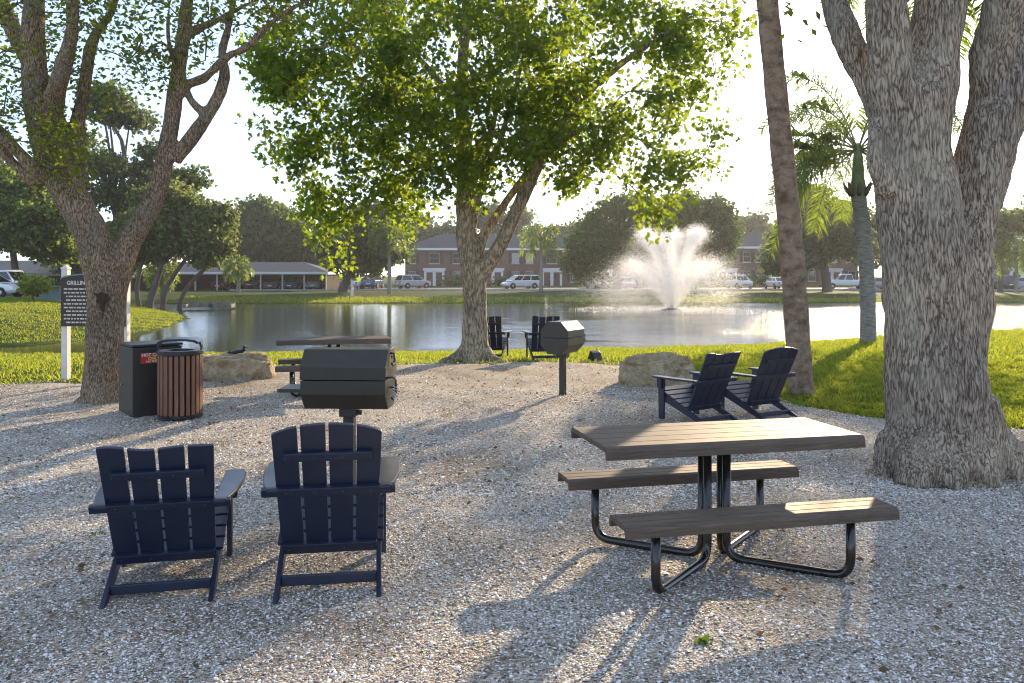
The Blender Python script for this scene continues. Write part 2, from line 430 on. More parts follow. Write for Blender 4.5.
def stone_material():
    t = NT('shell_stones'); g = t.n('ShaderNodeNewGeometry').outputs['Random Per Island']
    c = t.ramp(g, [(0, (.07, .055, .042)), (.10, (.20, .16, .12)), (.22, (.42, .37, .31)), (.36, (.74, .70, .65)), (.55, (.90, .90, .89)), (.92, (.80, .74, .66)), (1, (.36, .23, .14))])
    return t.end(t.bsdf(c, .7, Specular_IOR_Level=.35))
vv, ll, tot, base = [], [], [], 0
for a in ((210000, -5.2, 5.2, 2.9, 7.0, .007, .021), (110000, -8.5, 6.5, 6.6, 12.5, .011, .027), (15000, -10, 5, 12.0, 17, .016, .035)):
    v, fs, n = stones(*a, rng)
    ll.append((np.array(fs).ravel()[None] + (np.arange(n) * 8)[:, None] + base).ravel()); tot.append(np.full(n * 12, 3)); vv.append(v); base += len(v)
tag(obj('gravel', mesh_np('gravel', np.concatenate(vv), np.concatenate(ll), np.concatenate(tot)), stone_material()),
    'loose white and tan shell gravel covering the picnic area', 'gravel', kind='stuff')

# ---- grass blades
def blades(pts, hgt, wid, r):
    n = len(pts); a = r.uniform(0, 2 * PI, n); l = r.normal(size=(n, 2)) * .45
    cl = np.sin(pts[:, 0] * 5.3 + 2 * np.sin(pts[:, 1] * 2.9)) * np.sin(pts[:, 1] * 6.1 + 2 * np.sin(pts[:, 0] * 3.7)); h = hgt * r.uniform(.4, 1.2, n) * (1 + .5 * cl); w = wid * r.uniform(.7, 1.3, n)
    dx = np.stack([np.cos(a), np.sin(a), np.zeros(n)], 1) * w[:, None] * .5
    tip = pts + np.stack([l[:, 0] * h, l[:, 1] * h, h], 1)
    mid = pts + np.stack([l[:, 0] * h * .3, l[:, 1] * h * .3, h * .55], 1)
    return np.stack([pts - dx, pts + dx, mid + dx * .8, tip, mid - dx * .8], 1)
def blade_pts(n, xa, xb, ya, yb_, cond, r):
    x = r.uniform(xa, xb, n); y = r.uniform(ya, yb_, n); k = cond(x, y); x, y = x[k], y[k]
    nz = np.sin(x * 3.1 + np.sin(y * 2.7) * 2) * np.sin(y * 3.7 + np.sin(x * 1.9) * 2)
    k = r.uniform(size=len(x)) < .72 + .28 * nz; x, y = x[k], y[k]
    return np.stack([x, y, H(x, y) - .006], 1)
land = lambda x, y: (pond_dist(np.stack([x, y], 1)) > .05)
near = lambda x, y: land(x, y) & (y > yb(x) + r_edge(x)) & (np.abs(x) < y * .68 + 1.5)
def r_edge(x): return rng.normal(size=len(x)) * .05
def far_left(x, y): return land(x, y) & (x < -14.5) & (x > -y * .66)
B = []
B.append(blades(blade_pts(150000, 3.3, 11, 8.8, 17, near, rng), .065, .014, rng))
B.append(blades(blade_pts(150000, 2, 24, 17, 36, near, rng), .085, .028, rng))
B.append(blades(blade_pts(110000, -18, 3.6, 12.5, 28, near, rng), .075, .020, rng))
B.append(blades(blade_pts(170000, -36, -14.5, 28, 62, far_left, rng), .075, .022, rng))
fb = lambda x, y: land(x, y)
B.append(blades(blade_pts(50000, -28, 62, 68.6, 74, fb, rng), .20, .04, rng))
bv = np.concatenate(B); nb = len(bv)
def blade_material():
    t = NT('grass_blades'); r = t.n('ShaderNodeNewGeometry').outputs['Random Per Island']
    big = t.noise(t.coord(), 1.2, 6, .65).outputs[0]
    c = t.ramp(r, [(0, (.035, .070, .008)), (.6, (.085, .135, .014)), (.9, (.15, .17, .03)), (1, (.26, .22, .09))])
    c = t.mix(1, c, t.ramp(big, [(.35, (.55, .62, .6)), (.5, (.95, .95, .9)), (.65, (1.35, 1.12, 1))]), 'MULTIPLY')
    tr = t.mix(r, (.24, .33, .016), (.56, .58, .07))
    return t.end(t.n('ShaderNodeMixShader', {0: .58, 1: t.bsdf(c, .5, Specular_IOR_Level=.3), 2: t.n('ShaderNodeBsdfTranslucent', {'Color': tr}).outputs[0]}).outputs[0])
tag(obj('grass', mesh_np('grass', bv.reshape(-1, 3), np.arange(nb * 5), np.full(nb, 5)), blade_material()), 'bright green sunlit grass round the pond', 'grass', kind='stuff')

# ---- water
def water_material():
    t = NT('pond_water'); v = t.coord((1, 1, 1))
    v2 = t.n('ShaderNodeMapping', {'Vector': t.n('ShaderNodeTexCoord').outputs['Object'], 'Scale': (.55, 1.0, 1)}).outputs[0]
    n1 = t.noise(v2, 3.4, 4, .62, .5).outputs[0]; n2 = t.noise(v2, 11, 3, .6).outputs[0]
    xyz = t.n('ShaderNodeSeparateXYZ', {'Vector': t.n('ShaderNodeTexCoord').outputs['Object']}).outputs
    pn = t.noise(t.coord((.06, .17, 1)), 1.0, 4, .6).outputs[0]
    rip = t.math('MULTIPLY_ADD', xyz[0], .018, t.math('MULTIPLY_ADD', xyz[1], -.0085, t.math('MULTIPLY_ADD', pn, .9, .19)))    # breeze and fountain ripples die out towards the far left
    pat = t.ramp(rip, [(.30, (.035,) * 3), (.52, (.45,) * 3), (.72, (1,) * 3)])
    h = t.math('MULTIPLY', t.math('MULTIPLY_ADD', n2, .35, n1), t.n('ShaderNodeSeparateColor', {0: pat}).outputs[0])
    nm = t.bump(h, 1.0, .20)
    return t.end(t.bsdf((.016, .022, .014), .08, nm, IOR=1.33, Specular_IOR_Level=.5))
wm = MB(); wm.add([(-62, 23, WATER), (125, 23, WATER), (125, 76, WATER), (-62, 76, WATER)], [(0, 1, 2, 3)])
tag(obj('pond_water', wm, water_material()), kind='structure')

# ---- asphalt: far parking strip and the drive on the left
M_ASPH = flat('asphalt', (.075, .073, .072), .85, .25, 2.0, .4, 60)
def drape(name, x0, x1, y0, y1, nx, ny, off, mat):
    return tag(obj(name, grid_mesh(name, np.linspace(x0, x1, nx), np.linspace(y0, y1, ny), lambda x, y: H(x, y) + off), mat), kind='structure')
drape('parking_road', -34, 120, 96.5, 113, 80, 12, .03, M_ASPH)
drape('driveway', -75, -27.5, 53.0, 62, 40, 12, .03, M_ASPH)
M_CONC = flat('concrete', (.36, .35, .33), .85, .15, 3, .3, 50)
kb = MB()
for k in range(44):
    xx = -32 + k * 3.4
    kb.box((xx + 1.69, 96.3, -.30), (3.37, .3, .22))
tag(obj('parking_kerb', kb, M_CONC), kind='structure')
# ================================================================== FURNITURE
def plastic(name, color, rough=.5, grain=(120, 8, 8), bump=.25, var=.25, **kw):
    t = NT(name); v = t.coord(grain); n = t.noise(v, 1, 5, .6).outputs[0]; d = t.noise(t.coord(), 4, 5, .6).outputs[0]
    c = t.mix(1, t.ramp(n, [(.3, tuple(x * (1 - var) for x in color)), (.7, tuple(x * (1 + var) for x in color))]), t.ramp(d, [(.3, (.8, .8, .8)), (.7, (1.1, 1.08, 1.05))]), 'MULTIPLY')
    dust = t.ramp(t.noise(t.coord(), 90, 2).outputs[0], [(.66, (0, 0, 0)), (.76, (1, 1, 1))])
    c = t.mix(t.math('MULTIPLY', dust, .10), c, (.35, .33, .3))
    return t.end(t.bsdf(c, t.math('MULTIPLY_ADD', d, .25, rough - .12), t.bump(n, bump, .003), **kw))
M_NAVY = plastic('navy_plastic_lumber', (.0078, .0155, .040), .36, (60, 60, 60), .12, .12, Specular_IOR_Level=.65)
M_SCREW = flat('steel_screw', (.22, .22, .23), .35, Metallic=1.0)

def ysl(y): return .37 * (y + .03) / .76             # top line of the long sloping side boards
def make_chair(label, group, wave=False):
    t = empty('adirondack_chair', (0, 0, 0), 0, label, 'chair', group)
    for s in (-1, 1):
        mb = MB(); mb.prism([(-.035, 0), (.075, 0), (.74, .255), (.74, .372), (.70, .372)], s * .262 - .014, s * .262 + .014, 'x')
        obj('side_board', mb, M_NAVY, t, bevel=.004)
        mb = MB(); mb.prism([(.655, 0), (.735, 0), (.745, .535), (.65, .535)], s * .292 - .014, s * .292 + .014, 'x')
        lg = obj('front_leg', mb, M_NAVY, t, bevel=.004)
        mb = MB(); mb.prism([(.665, .40), (.73, .40), (.74, .535), (.66, .535)], s * .322 - .013, s * .322 + .013, 'x')
        obj('arm_bracket', mb, M_NAVY, lg, bevel=.006)
        out = [(.262, .10), (.325, .10), (.352, .22), (.378, .40), (.388, .58), (.384, .72), (.366, .785), (.32, .80), (.262, .79)]
        pts = [(s * x, y) for x, y in out];  pts = pts if s > 0 else pts[::-1]
        mb = MB(); mb.prism(pts, .536, .561, 'z'); obj('armrest', mb, M_NAVY, t, bevel=.006)
    ang = math.atan(.37 / .76)
    for k in range(5):
        y = .37 + k * .087
        mb = MB(); mb.box((0, y, ysl(y) + .014), (.58 if k < 4 else .54, .079, .022), Matrix.Rotation(ang, 3, 'X'))
        obj('seat_slat', mb, M_NAVY, t, bevel=.004)
    mb = MB(); mb.box((0, .742, .30), (.55, .022, .13)); obj('front_apron', mb, M_NAVY, t, bevel=.004)
    # reclined back: local (u across, v up the slat), bottom at (y=.315, z=.165)
    bo = Vector((0, .315, .165)); up = Vector((0, -.315, .735)).normalized(); nr = Vector((0, .735, .315)).normalized()
    M = Matrix(((1, 0, 0, bo.x), (0, up.y, nr.y, bo.y), (0, up.z, nr.z, bo.z), (0, 0, 0, 1)))
    def top(u):
        if wave: return .798 - .010 * math.cos(u / .285 * PI * 1.15) + .006 * math.sin(u / .285 * 5.5)
        return .815 - .045 * (u / .285) ** 2 - .012 * (abs(u) / .285) ** 6
    for k in range(4):
        b0, b1 = -.262 + k * .1325, -.262 + k * .1325 + .1175
        t0, t1 = -.287 + k * .1450, -.287 + k * .1450 + .1290
        n = 6
        pts = [(b0, 0), (b1, 0)] + [(t1 + (t0 - t1) * j / n, top(t1 + (t0 - t1) * j / n)) for j in range(n + 1)]
        mb = MB(); mb.prism(pts, -.011, .011, 'z', M); obj('back_slat', mb, M_NAVY, t, bevel=.003, angle=.9)
    def rail(name, v, w, h, d, drop=0):
        mb = MB(); mb.box((0, 0, 0), (w, h, d)); p = bo + up * v - nr * (.0125 + d / 2)
        R = Matrix(((1, 0, 0), (0, up.y, nr.y), (0, up.z, nr.z)))
        mb.v = [tuple(R @ Vector(q) + p) for q in mb.v]
        sb = MB()
        for k in range(4):
            x = -.285 * .78 + k * .148; c = p - nr * (d / 2 + .0005) + Vector((x, 0, 0)); sb.tube([c, c - nr * .0015], .0034, 8)
        obj(name, joined(name, mb.mesh(name + '_a', bevel=.004), sb.mesh(name + '_b'), [M_NAVY, M_SCREW]), None, t)
    rail('back_rail', .63, .455, .050, .026)
    rail('arm_rail', .415, .70, .048, .032)
    rail('lower_rail', .035, .50, .060, .030)
    mb = MB(); mb.box((0, .135, .060), (.496, .026, .055)); obj('stretcher', mb, M_NAVY, t, bevel=.004)
    return t
c_arch = make_chair('navy slatted garden chair with arched back, in front of the barrel grill', 'navy garden chairs on the gravel')
c_wave = make_chair('navy slatted garden chair with nearly straight back top, nearest the left edge of the photo', 'navy garden chairs on the gravel', True)
def put(o, x, y, rz, s=1.0): o.location = (x, y, gravel_h(np.array([x]), np.array([y]))[0] + .004 if y < 10 else 0.004); o.rotation_euler = (0, 0, rz); o.scale = (s,) * 3
put(c_arch, -.975, 4.50, math.radians(9), 1.02); put(c_wave, -1.855, 4.44, math.radians(13)); c_wave.scale = (1.02, 1.02, .925)
c3 = copy_tree(c_wave); c3['label'] = 'dark navy chair with wavy back top, between pale boulder and picnic table'
c4 = copy_tree(c_arch); c4['label'] = 'dark navy chair with arched back top, standing beside the leaning palm trunk'
put(c3, 2.40, 9.6, math.radians(35), 1.0); put(c4, 3.17, 9.95, math.radians(31), 1.0); c3.scale.z = .90; c4.scale.z = .93
c5 = copy_tree(c_wave); c5['label'] = 'distant dark chair half hidden behind the central tree trunk, facing the pond'
c6 = copy_tree(c_wave); c6['label'] = 'distant dark chair by the pond, partly hidden by the grill on a post'
for o, x, y, a in ((c5, -.50, 17.95, -10), (c6, .70, 17.3, 8)):
    o.location = (x, y, h1(x, y) + .005); o.rotation_euler = (0, 0, math.radians(a)); o.scale = (1.0,) * 3

# ---- picnic tables
M_PLANK = plastic('recycled_plank', (.120, .088, .066), .60, (7, 130, 130), .9, .33, Specular_IOR_Level=.22)
M_TUBE = flat('black_gloss_tube', (.014, .0105, .008), .26, .2, 5, Coat_Weight=.35, Coat_Roughness=.08)
def make_table(label, group):
    t = empty('picnic_table', (0, 0, 0), 0, label, 'picnic table', group)
    def deck(name, y0, n, pw, L, z, lip):
        W = n * pw
        for k in range(n):
            ya = y0 - W / 2 + k * pw + .002; yc = ya + pw - .004; th = .030
            if k == 0:
                pts = [(ya, z - lip), (ya + .016, z - lip), (ya + .030, z - th), (yc, z - th), (yc, z), (ya + .030, z), (ya + .010, z - .008), (ya, z - .028)]
            elif k == n - 1:
                pts = [(ya, z - th), (yc - .030, z - th), (yc - .016, z - lip), (yc, z - lip), (yc, z - .028), (yc - .010, z - .008), (yc - .030, z), (ya, z)]
            else: pts = [(ya, z - th), (yc, z - th), (yc, z), (ya, z)]
            mb = MB(); mb.prism(pts, -L / 2, L / 2, 'x'); obj(name, mb, M_PLANK, t, bevel=.0025, angle=.7)
    deck('table_plank', 0, 5, .134, 1.60, .79, .072)
    deck('bench_plank', -.50, 3, .088, 1.60, .445, .066)
    deck('bench_plank', .50, 3, .088, 1.60, .445, .066)
    for sx in (-1, 1):
        for sy in (-1, 1):
            a = Vector((sx * .062, sy * .036, .755)); b = Vector((sx * .062, sy * .036, .033)); f = Vector((sx * .585, sy * .50, .033)); g = Vector((sx * .585, sy * .50, .412))
            def bend(p, q, r_, R=.11, n=7):
                u = (p - q).normalized(); v = (r_ - q).normalized(); return [q + u * R * (1 - k / n) ** 2 + v * R * (k / n) ** 2 for k in range(n + 1)]
            pts = [a] + bend(a, b, f) + bend(b, f, g) + [g]
            mb = MB(); mb.tube(pts, .026, 14); obj('leg', mb, M_TUBE, t, smooth=True)
    mb = MB()
    mb.box((0, 0, .748), (.70, .06, .012)); mb.box((-.3, 0, .751), (.05, .56, .008)); mb.box((.3, 0, .751), (.05, .56, .008))
    obj('top_bracket', mb, M_TUBE, t, bevel=.002)
    for sy in (-1, 1):
        for sx in (-1, 1):
            mb = MB(); mb.box((sx * .585, sy * .50, .410), (.06, .21, .008)); obj('bench_bracket', mb, M_TUBE, t, bevel=.002)
    return t
t1 = make_table('brown plank picnic table on looped black tube legs, beside the huge oak trunk', 'picnic tables')
t1.location = (1.22, 5.13, .012); t1.rotation_euler = (0, 0, math.radians(13))
t2 = copy_tree(t1); t2['label'] = 'brown picnic table farther off, mostly hidden behind the barrel grill'
t2.location = (-2.60, 12.4, .01); t2.rotation_euler = (0, 0, math.radians(13))

# ---- barrel grills
def pitted(name, c, rough):
    t = NT(name); v = t.coord(); n = t.noise(v, 14, 6, .7).outputs[0]
    col = t.ramp(n, [(.35, tuple(x * .7 for x in c)), (.6, c), (.78, (c[0] * 2.1, c[1] * 1.8, c[2] * 1.5))])
    rs = t.ramp(t.noise(t.coord((1, 1, .35)), 9, 7, .75).outputs[0], [(.58, (0, 0, 0)), (.72, (1, 1, 1))]); col = t.mix(t.math('MULTIPLY', rs, .55), col, (.075, .042, .022))
    return t.end(t.bsdf(col, t.math('MULTIPLY_ADD', n, .3, rough - .15), t.bump(t.noise(v, 60, 3).outputs[0], .12, .002), Metallic=.0, Specular_IOR_Level=.55))
M_GRILL = pitted('olive_black_paint', (.030, .024, .013), .42)
M_GRILLD = pitted('olive_post_paint', (.026, .025, .018), .5)
M_COIL = flat('bright_wire', (.55, .55, .52), .3, Metallic=1.0)
def make_grill(label, L=.66, shelf=True, hz=.68, coil=True):
    t = empty('barrel_grill', (0, 0, 0), 0, label, 'grill', 'barrel grills on posts')
    q = hz; sh = .232
    up = [(-.225, q + sh + .006), (.225, q + sh + .006), (.225, q + .34), (.105, q + .465), (-.105, q + .465), (-.225, q + .34)]
    lo = [(-.110, q), (.110, q), (.225, q + .125), (.225, q + sh), (-.225, q + sh), (-.225, q + .125)]
    mb = MB(); mb.prism(lo, -L / 2, L / 2, 'x'); obj('firebox', mb, M_GRILL, t, bevel=.0035)
    mb = MB(); mb.prism(up, -L / 2 - .004, L / 2 + .004, 'x'); ld = obj('lid', mb, M_GRILL, t, bevel=.0035)
    for s in (-1, 1):
        mb = MB(); mb.tube([(s * (L / 2 + .004), .02, q + .40), (s * (L / 2 + .012), .02, q + .40)], .012, 10); obj('bolt', mb, M_GRILLD, ld)
    # side latches and handle on the right end
    e = L / 2 + .004
    for z in (q + .37, q + .10):
        mb = MB(); mb.tube([(e, -.03, z + .06), (e + .028, -.03, z + .06), (e + .034, -.03, z), (e + .028, -.07, z - .03), (e + .02, -.09, z - .012)], .009, 8); obj('latch', mb, M_GRILLD, t, smooth=True)
    mb = MB(); mb.tube([(e, -.20, q + .255), (e + .05, -.20, q + .262), (e + .075, -.20, q + .24), (e + .075, -.20, q + .14)], .008, 8); h = obj('handle', mb, M_GRILLD, t, smooth=True)
    if coil:
        mb = MB(); pts = [(e + .075 + .020 * math.cos(a), -.20 + .020 * math.sin(a), q + .205 - .0035 * a) for a in np.linspace(0, 2 * PI * 5, 60)]
        mb.tube(pts, .004, 5); obj('coil_grip', mb, M_COIL, h, smooth=True)
    if shelf:
        mb = MB(); mb.box((-L / 2 - .10, -.02, q + .155), (.195, .30, .010)); mb.box((-L / 2 - .10, -.168, q + .146), (.195, .006, .028)); obj('side_shelf', mb, M_GRILL, t, bevel=.002)
    mb = MB(); mb.box((0, 0, q - .035), (.13, .16, .066)); br = obj('post_bracket', mb, M_GRILLD, t, bevel=.004)
    mb = MB(); mb.tube([(.066, -.03, q - .04), (.105, -.03, q - .04)], .019, 8); obj('bolt', mb, M_GRILLD, br)
    mb = MB(); mb.box((0, 0, (q - .07) / 2 - .05), (.085, .085, q + .03)); obj('post', mb, M_GRILLD, t, bevel=.006)
    return t
g1 = make_grill('wide olive black barrel grill with side shelf, right behind the second chair'); g1.location = (-1.29, 6.75, 0.01); g1.rotation_euler = (0, 0, math.radians(-3))
g2 = make_grill('barrel grill on post turned end-on, its lid glinting in the sun', .60, False, .655, False); g2.location = (.71, 11.9, .0); g2.rotation_euler = (0, 0, math.radians(62)); g2.scale = (.93, .93, .96)

# ---- bins
M_BOX = pitted('dark_bin_steel', (.024, .021, .014), .5)
M_BINW = plastic('red_brown_slat', (.19, .082, .040), .5, (60, 60, 3), .4, .3)
M_BLACK = flat('black_metal', (.012, .012, .013), .32, .2, 5)
M_RED = flat('red_sticker', (.50, .035, .03), .4, .08); M_WHT = flat('white_print', (.8, .78, .74), .5, .05); M_YEL = flat('yellow_print', (.78, .55, .05), .5, .05)
def text(name, body, size, mat, parent, loc, rot, bold=.0, align='LEFT'):
    cu = bpy.data.curves.new(name, 'FONT'); cu.body = body; cu.size = size; cu.extrude = .0006; cu.offset = bold; cu.align_x = align
    o = bpy.data.objects.new(name, cu); COL.objects.link(o); dg = bpy.context.evaluated_depsgraph_get(); dg.update()
    me = bpy.data.meshes.new_from_object(o.evaluated_get(dg)); bpy.data.objects.remove(o)
    q = obj(name, me, mat, parent); q.location = loc; q.rotation_euler = rot; return q
bx = empty('coal_bin', (-4.53, 10.15, 0.02), math.radians(40), 'square dark steel bin with red sticker, between tree trunk and slatted bin', 'bin')
mb = MB(); mb.box((.29, .29, .415), (.58, .58, .83)); obj('body', mb, M_BOX, bx, bevel=.006)
mb = MB(); mb.box((.29, .29, .853), (.60, .60, .026)); mb.box((.29, .29, .836), (.5, .5, .006)); obj('lid', mb, M_BOX, bx, bevel=.005)
mb = MB(); mb.tube([(-.001, .42, .36), (-.018, .42, .36)], .014, 10); obj('lock_button', mb, M_COIL, bx)
mb = MB(); mb.box((.245, -.003, .700), (.31, .004, .125)); st = obj('warning_sticker', mb, M_RED, bx)
text('sticker_lettering', 'HOT COALS', .052, M_WHT, st, (.10, -.0065, .722), (PI / 2, 0, 0), .0012)
text('sticker_lettering', 'ONLY', .050, M_YEL, st, (.175, -.0065, .680), (PI / 2, 0, 0), .0022)
text('sticker_lettering', 'NO TRASH', .032, M_WHT, st, (.155, -.0065, .648), (PI / 2, 0, 0), .0008)

sb_ = empty('litter_bin', (-3.95, 10.12, 0.02), 0.2, 'round litter bin of red brown vertical slats under an arched black hood', 'bin')
mb = MB(); mb.lathe([(.245, .02), (.255, .025), (.255, .06), (.245, .065)], 40); obj('base_ring', mb, M_BLACK, sb_)
mb = MB(); mb.lathe([(.25, .755), (.262, .765), (.262, .80), (.25, .812), (.16, .812), (.155, .78)], 40)
obj('top_ring', mb, M_BLACK, sb_)
mb = MB(); mb.lathe([(.21, .04), (.215, .06), (.215, .78), (.20, .79)], 32); obj('liner', mb, M_BLACK, sb_)
for k in range(24):
    a = 2 * PI * k / 24; wd = .046
    R = Matrix.Rotation(a, 3, 'Z'); mb = MB(); mb.box(R @ Vector((.243, 0, .41)), (.022, wd * (1.15 if k % 6 == 4 else .95), .70), R); obj('slat', mb, M_BINW, sb_, bevel=.004)
mb = MB(); n = 18
arc = [(-.25, .80), (-.252, .87), (-.235, .915), (-.19, .94), (-.10, .952), (0, .955), (.10, .952), (.19, .94), (.235, .915), (.252, .87), (.25, .80)]
inn = [(x * .93, z - .026) for x, z in arc]
for i in range(len(arc) - 1):
    d = .17 if 2 <= i <= 7 else .05; d2 = d
    mb.prism([inn[i], inn[i + 1], arc[i + 1], arc[i]], -d, d, 'y')
obj('hood', mb, M_BLACK, sb_)

# ---- rules board
M_POST = flat('white_post_paint', (.72, .68, .60), .6, .06, 8); M_BOARD = flat('brown_board', (.038, .026, .018), .55, .12); M_TRIM = flat('teal_trim', (.16, .24, .24), .5, .1); M_CREAM = flat('cream_print', (.62, .56, .45), .6, .05)
sg = empty('rules_sign', (P(66, 380, 13.85)[0], 13.85, 0.03), math.radians(-6), 'brown notice board with cream text on white posts, behind the left tree', 'sign')
for x in (0, 1.03):
    mb = MB(); mb.box((x, 0, .88), (.10, .10, 1.80)); p = obj('post', mb, M_POST, sg, bevel=.004)
    mb = MB(); mb.box((x, 0, 1.79), (.118, .118, .022)); mb.add([(x - .055, -.055, 1.80), (x + .055, -.055, 1.80), (x + .055, .055, 1.80), (x - .055, .055, 1.80), (x, 0, 1.85)], [(3, 2, 1, 0), (0, 1, 4), (1, 2, 4), (2, 3, 4), (3, 0, 4)]); obj('post_cap', mb, M_POST, p)
pts = [(-.035, .85), (1.06, .85), (1.06, 1.60)] + [(.51 + .55 * math.cos(a), 1.60 + .085 * math.sin(a)) for a in np.linspace(.15, PI - .15, 9)] + [(-.035, 1.60)]
mb = MB(); mb.prism(pts, -.085, -.055, 'y'); pn = obj('board', mb, M_BOARD, sg, bevel=.003)
arc = [(.51 + .55 * math.cos(a), 1.60 + .085 * math.sin(a)) for a in np.linspace(PI, 0, 15)]
mb = MB()
for i in range(14): mb.prism([arc[i], arc[i + 1], (arc[i + 1][0], arc[i + 1][1] + .022), (arc[i][0], arc[i][1] + .022)], -.092, -.048, 'y')
obj('trim', mb, M_TRIM, pn)
text('title_lettering', 'GRILLING RULES', .088, M_CREAM, pn, (.07, -.087, 1.525), (PI / 2, 0, 0), .003)
mb = MB(); z = 1.455; r_ = random.Random(5); L_ = [.98, .94, .90, .58, .97, .93, .40, .96, .95, .62]
for k, ln in enumerate(L_):                       # rows of fine print, too small to read
    x = .02 if k in (0, 1, 4, 5, 7, 8) else .06
    while x < ln:
        wl = r_.uniform(.025, .085); mb.box((x + wl / 2, -.0865, z), (wl, .002, .024)); x += wl + .018
    z -= .060
obj('fine_print', mb, M_CREAM, pn)

# ---- small fittings
M_LIME = NT('limestone'); t = M_LIME; v = t.coord(); n = t.noise(v, 3.2, 7, .65).outputs[0]; n2 = t.noise(v, 17, 6, .7).outputs[0]
c = t.ramp(n, [(.28, (.24, .17, .09)), (.45, (.48, .38, .23)), (.62, (.62, .52, .36)), (.8, (.52, .47, .38))]); c = t.mix(1, c, t.ramp(n2, [(.3, (.6, .57, .5)), (.6, (1.05, 1.03, 1))]), 'MULTIPLY')
M_LIME = t.end(t.bsdf(c, .9, t.bump(t.math('ADD', n, n2), .9, .06), Specular_IOR_Level=.2))
def boulder(x, y, sx, sy, sz, seed, label, rz=0):
    bm = bmesh.new(); bmesh.ops.create_icosphere(bm, subdivisions=5, radius=1)
    o3 = Vector((seed * 3.7, seed * 1.3, seed))
    for vtx in bm.verts:
        p = vtx.co.normalized(); q = Vector([math.copysign(abs(a) ** .62, a) for a in p])
        f = noise.fractal(p * 1.3 + o3, .9, 2, 4) * .16 + noise.fractal(p * 5 + o3, .8, 2, 4) * .045
        cr = noise.cell(p * 2.1 + o3) * .05 - abs(noise.fractal(p * 3.1 + o3 * 2, .9, 2.2, 5)) * .12
        q *= (.80 + f + cr); q.z = max(q.z, -.55)
        vtx.co = Vector((q.x * sx, q.y * sy, (q.z + .5) * sz))
    me = bpy.data.meshes.new('boulder'); bm.to_mesh(me); bm.free(); me.polygons.foreach_set('use_smooth', np.ones(len(me.polygons), bool))
    o = obj('boulder', me, M_LIME); o.location = (x, y, h1(x, y) - .03); o.rotation_euler = (0, 0, rz); return tag(o, label, 'boulder', 'limestone boulders')
boulder(P(236, 381, 13.95)[0], 13.95, .76, .5, .37, 1, 'long pale limestone boulder between the slatted bin and far picnic table', .05)
boulder(P(657, 390, 13.2)[0], 13.2, .72, .48, .40, 6, 'tan limestone boulder behind the pair of dark chairs near the palm', -.35)

M_BIRD = flat('dark_feathers', (.012, .012, .013), .5, .3, 20)
bb = MB(); bx0, by0 = P(244, 351, 14.5)[0], 14.35
bb.lathe([(.001, -.12), (.035, -.09), (.062, -.03), (.066, .02), (.05, .07), (.034, .10), (.001, .12)], 14)
bb.v = [(a * .9 + .0, b * .9, c) for a, b, c in bb.v]
bb.v = [(c * 1.0, b, a * .8 + .07 + max(0, c) * .25) for a, b, c in bb.v]
s = len(bb.v); bb.lathe([(.001, -.03), (.022, -.02), (.032, 0), (.022, .022), (.001, .03)], 12, (.12, 0, .16)); bb.tube([(.10, 0, .10), (.12, 0, .155)], [.035, .024], 10); bb.tube([(.145, 0, .16), (.185, 0, .153)], [.011, .003], 8); bb.tube([(-.10, 0, .07), (-.2, 0, .045)], [.035, .012], 8)
bd = obj('bird', bb, M_BIRD, smooth=True); bd.location = (bx0, 14.15, h1(bx0, 14.15) + .36); tag(bd, 'small dark bird perched on top of the long pale boulder', 'bird')

fl = empty('ground_spotlight', (P(596, 360, 17.2)[0], 17.2, h1(1.7, 17.2) - .06), .5, 'small black ground spotlight at the gravel edge, right of the far grill', 'spotlight')
mb = MB(); mb.prism([(-.12, .06), (.10, .06), (.16, .10), (.07, .27), (-.02, .23)], -.10, .10, 'x'); obj('housing', mb, M_BLACK, fl, bevel=.008)
mb = MB(); mb.tube([(0, 0, -.08), (0, 0, .07)], .022, 8); obj('stake', mb, M_BLACK, fl)

M_UTIL = flat('utility_green', (.10, .16, .15), .5, .12, 3)
ux = -27.0
ub = empty('utility_box', G(52, 300, 50), .12, 'blue green utility cabinet on the lawn, left of the notice board', 'utility box')
mb = MB(); mb.box((0, 0, .42), (1.15, .8, .80)); obj('cabinet', mb, M_UTIL, ub, bevel=.02)
mb = MB(); mb.box((0, -.06, .85), (1.22, .96, .07)); obj('lid', mb, M_UTIL, ub, bevel=.015)
mb = MB(); mb.box((0, 0, .0), (1.4, 1.0, .08)); obj('plinth', mb, M_CONC, ub)
ub2 = empty('utility_box', G(61, 300, 51), .0, 'dark green utility cabinet close behind the notice board post', 'utility box')
mb = MB(); mb.box((0, 0, .40), (.7, .7, .80)); obj('cabinet', mb, flat('dark_green', (.025, .06, .045), .5), ub2, bevel=.02)
mb = MB(); mb.box((0, 0, .82), (.74, .74, .05)); obj('lid', mb, flat('dark_green_lid', (.03, .07, .05), .5), ub2, bevel=.01)
oc = empty('drain_outlet', (P(207, 309, 58)[0], 58.5, WATER + .02), .1, 'low concrete drain outlet at the tip of the left bank', 'drain')
mb = MB(); mb.box((0, .5, .28), (3.2, .22, .36)); mb.box((-1.5, -.1, .22), (.2, 1.1, .26)); mb.box((1.5, -.1, .22), (.2, 1.1, .26)); obj('headwall', mb, flat('stained_concrete', (.17, .16, .14), .9, .3, 3), oc, bevel=.02)
mb = MB(); mb.tube([(0, .3, .2), (0, .62, .2)], .17, 16); obj('pipe', mb, M_BLACK, oc)
wp = empty('marker_post', G(352, 297, 76), 0, 'slim white marker post on the far bank', 'post')
mb = MB(); mb.box((0, 0, .7), (.20, .20, 1.5)); obj('post', mb, M_POST, wp, bevel=.01)
mb = MB(); mb.box((0, 0, 1.46), (.26, .26, .06)); obj('cap', mb, M_POST, wp, bevel=.01)

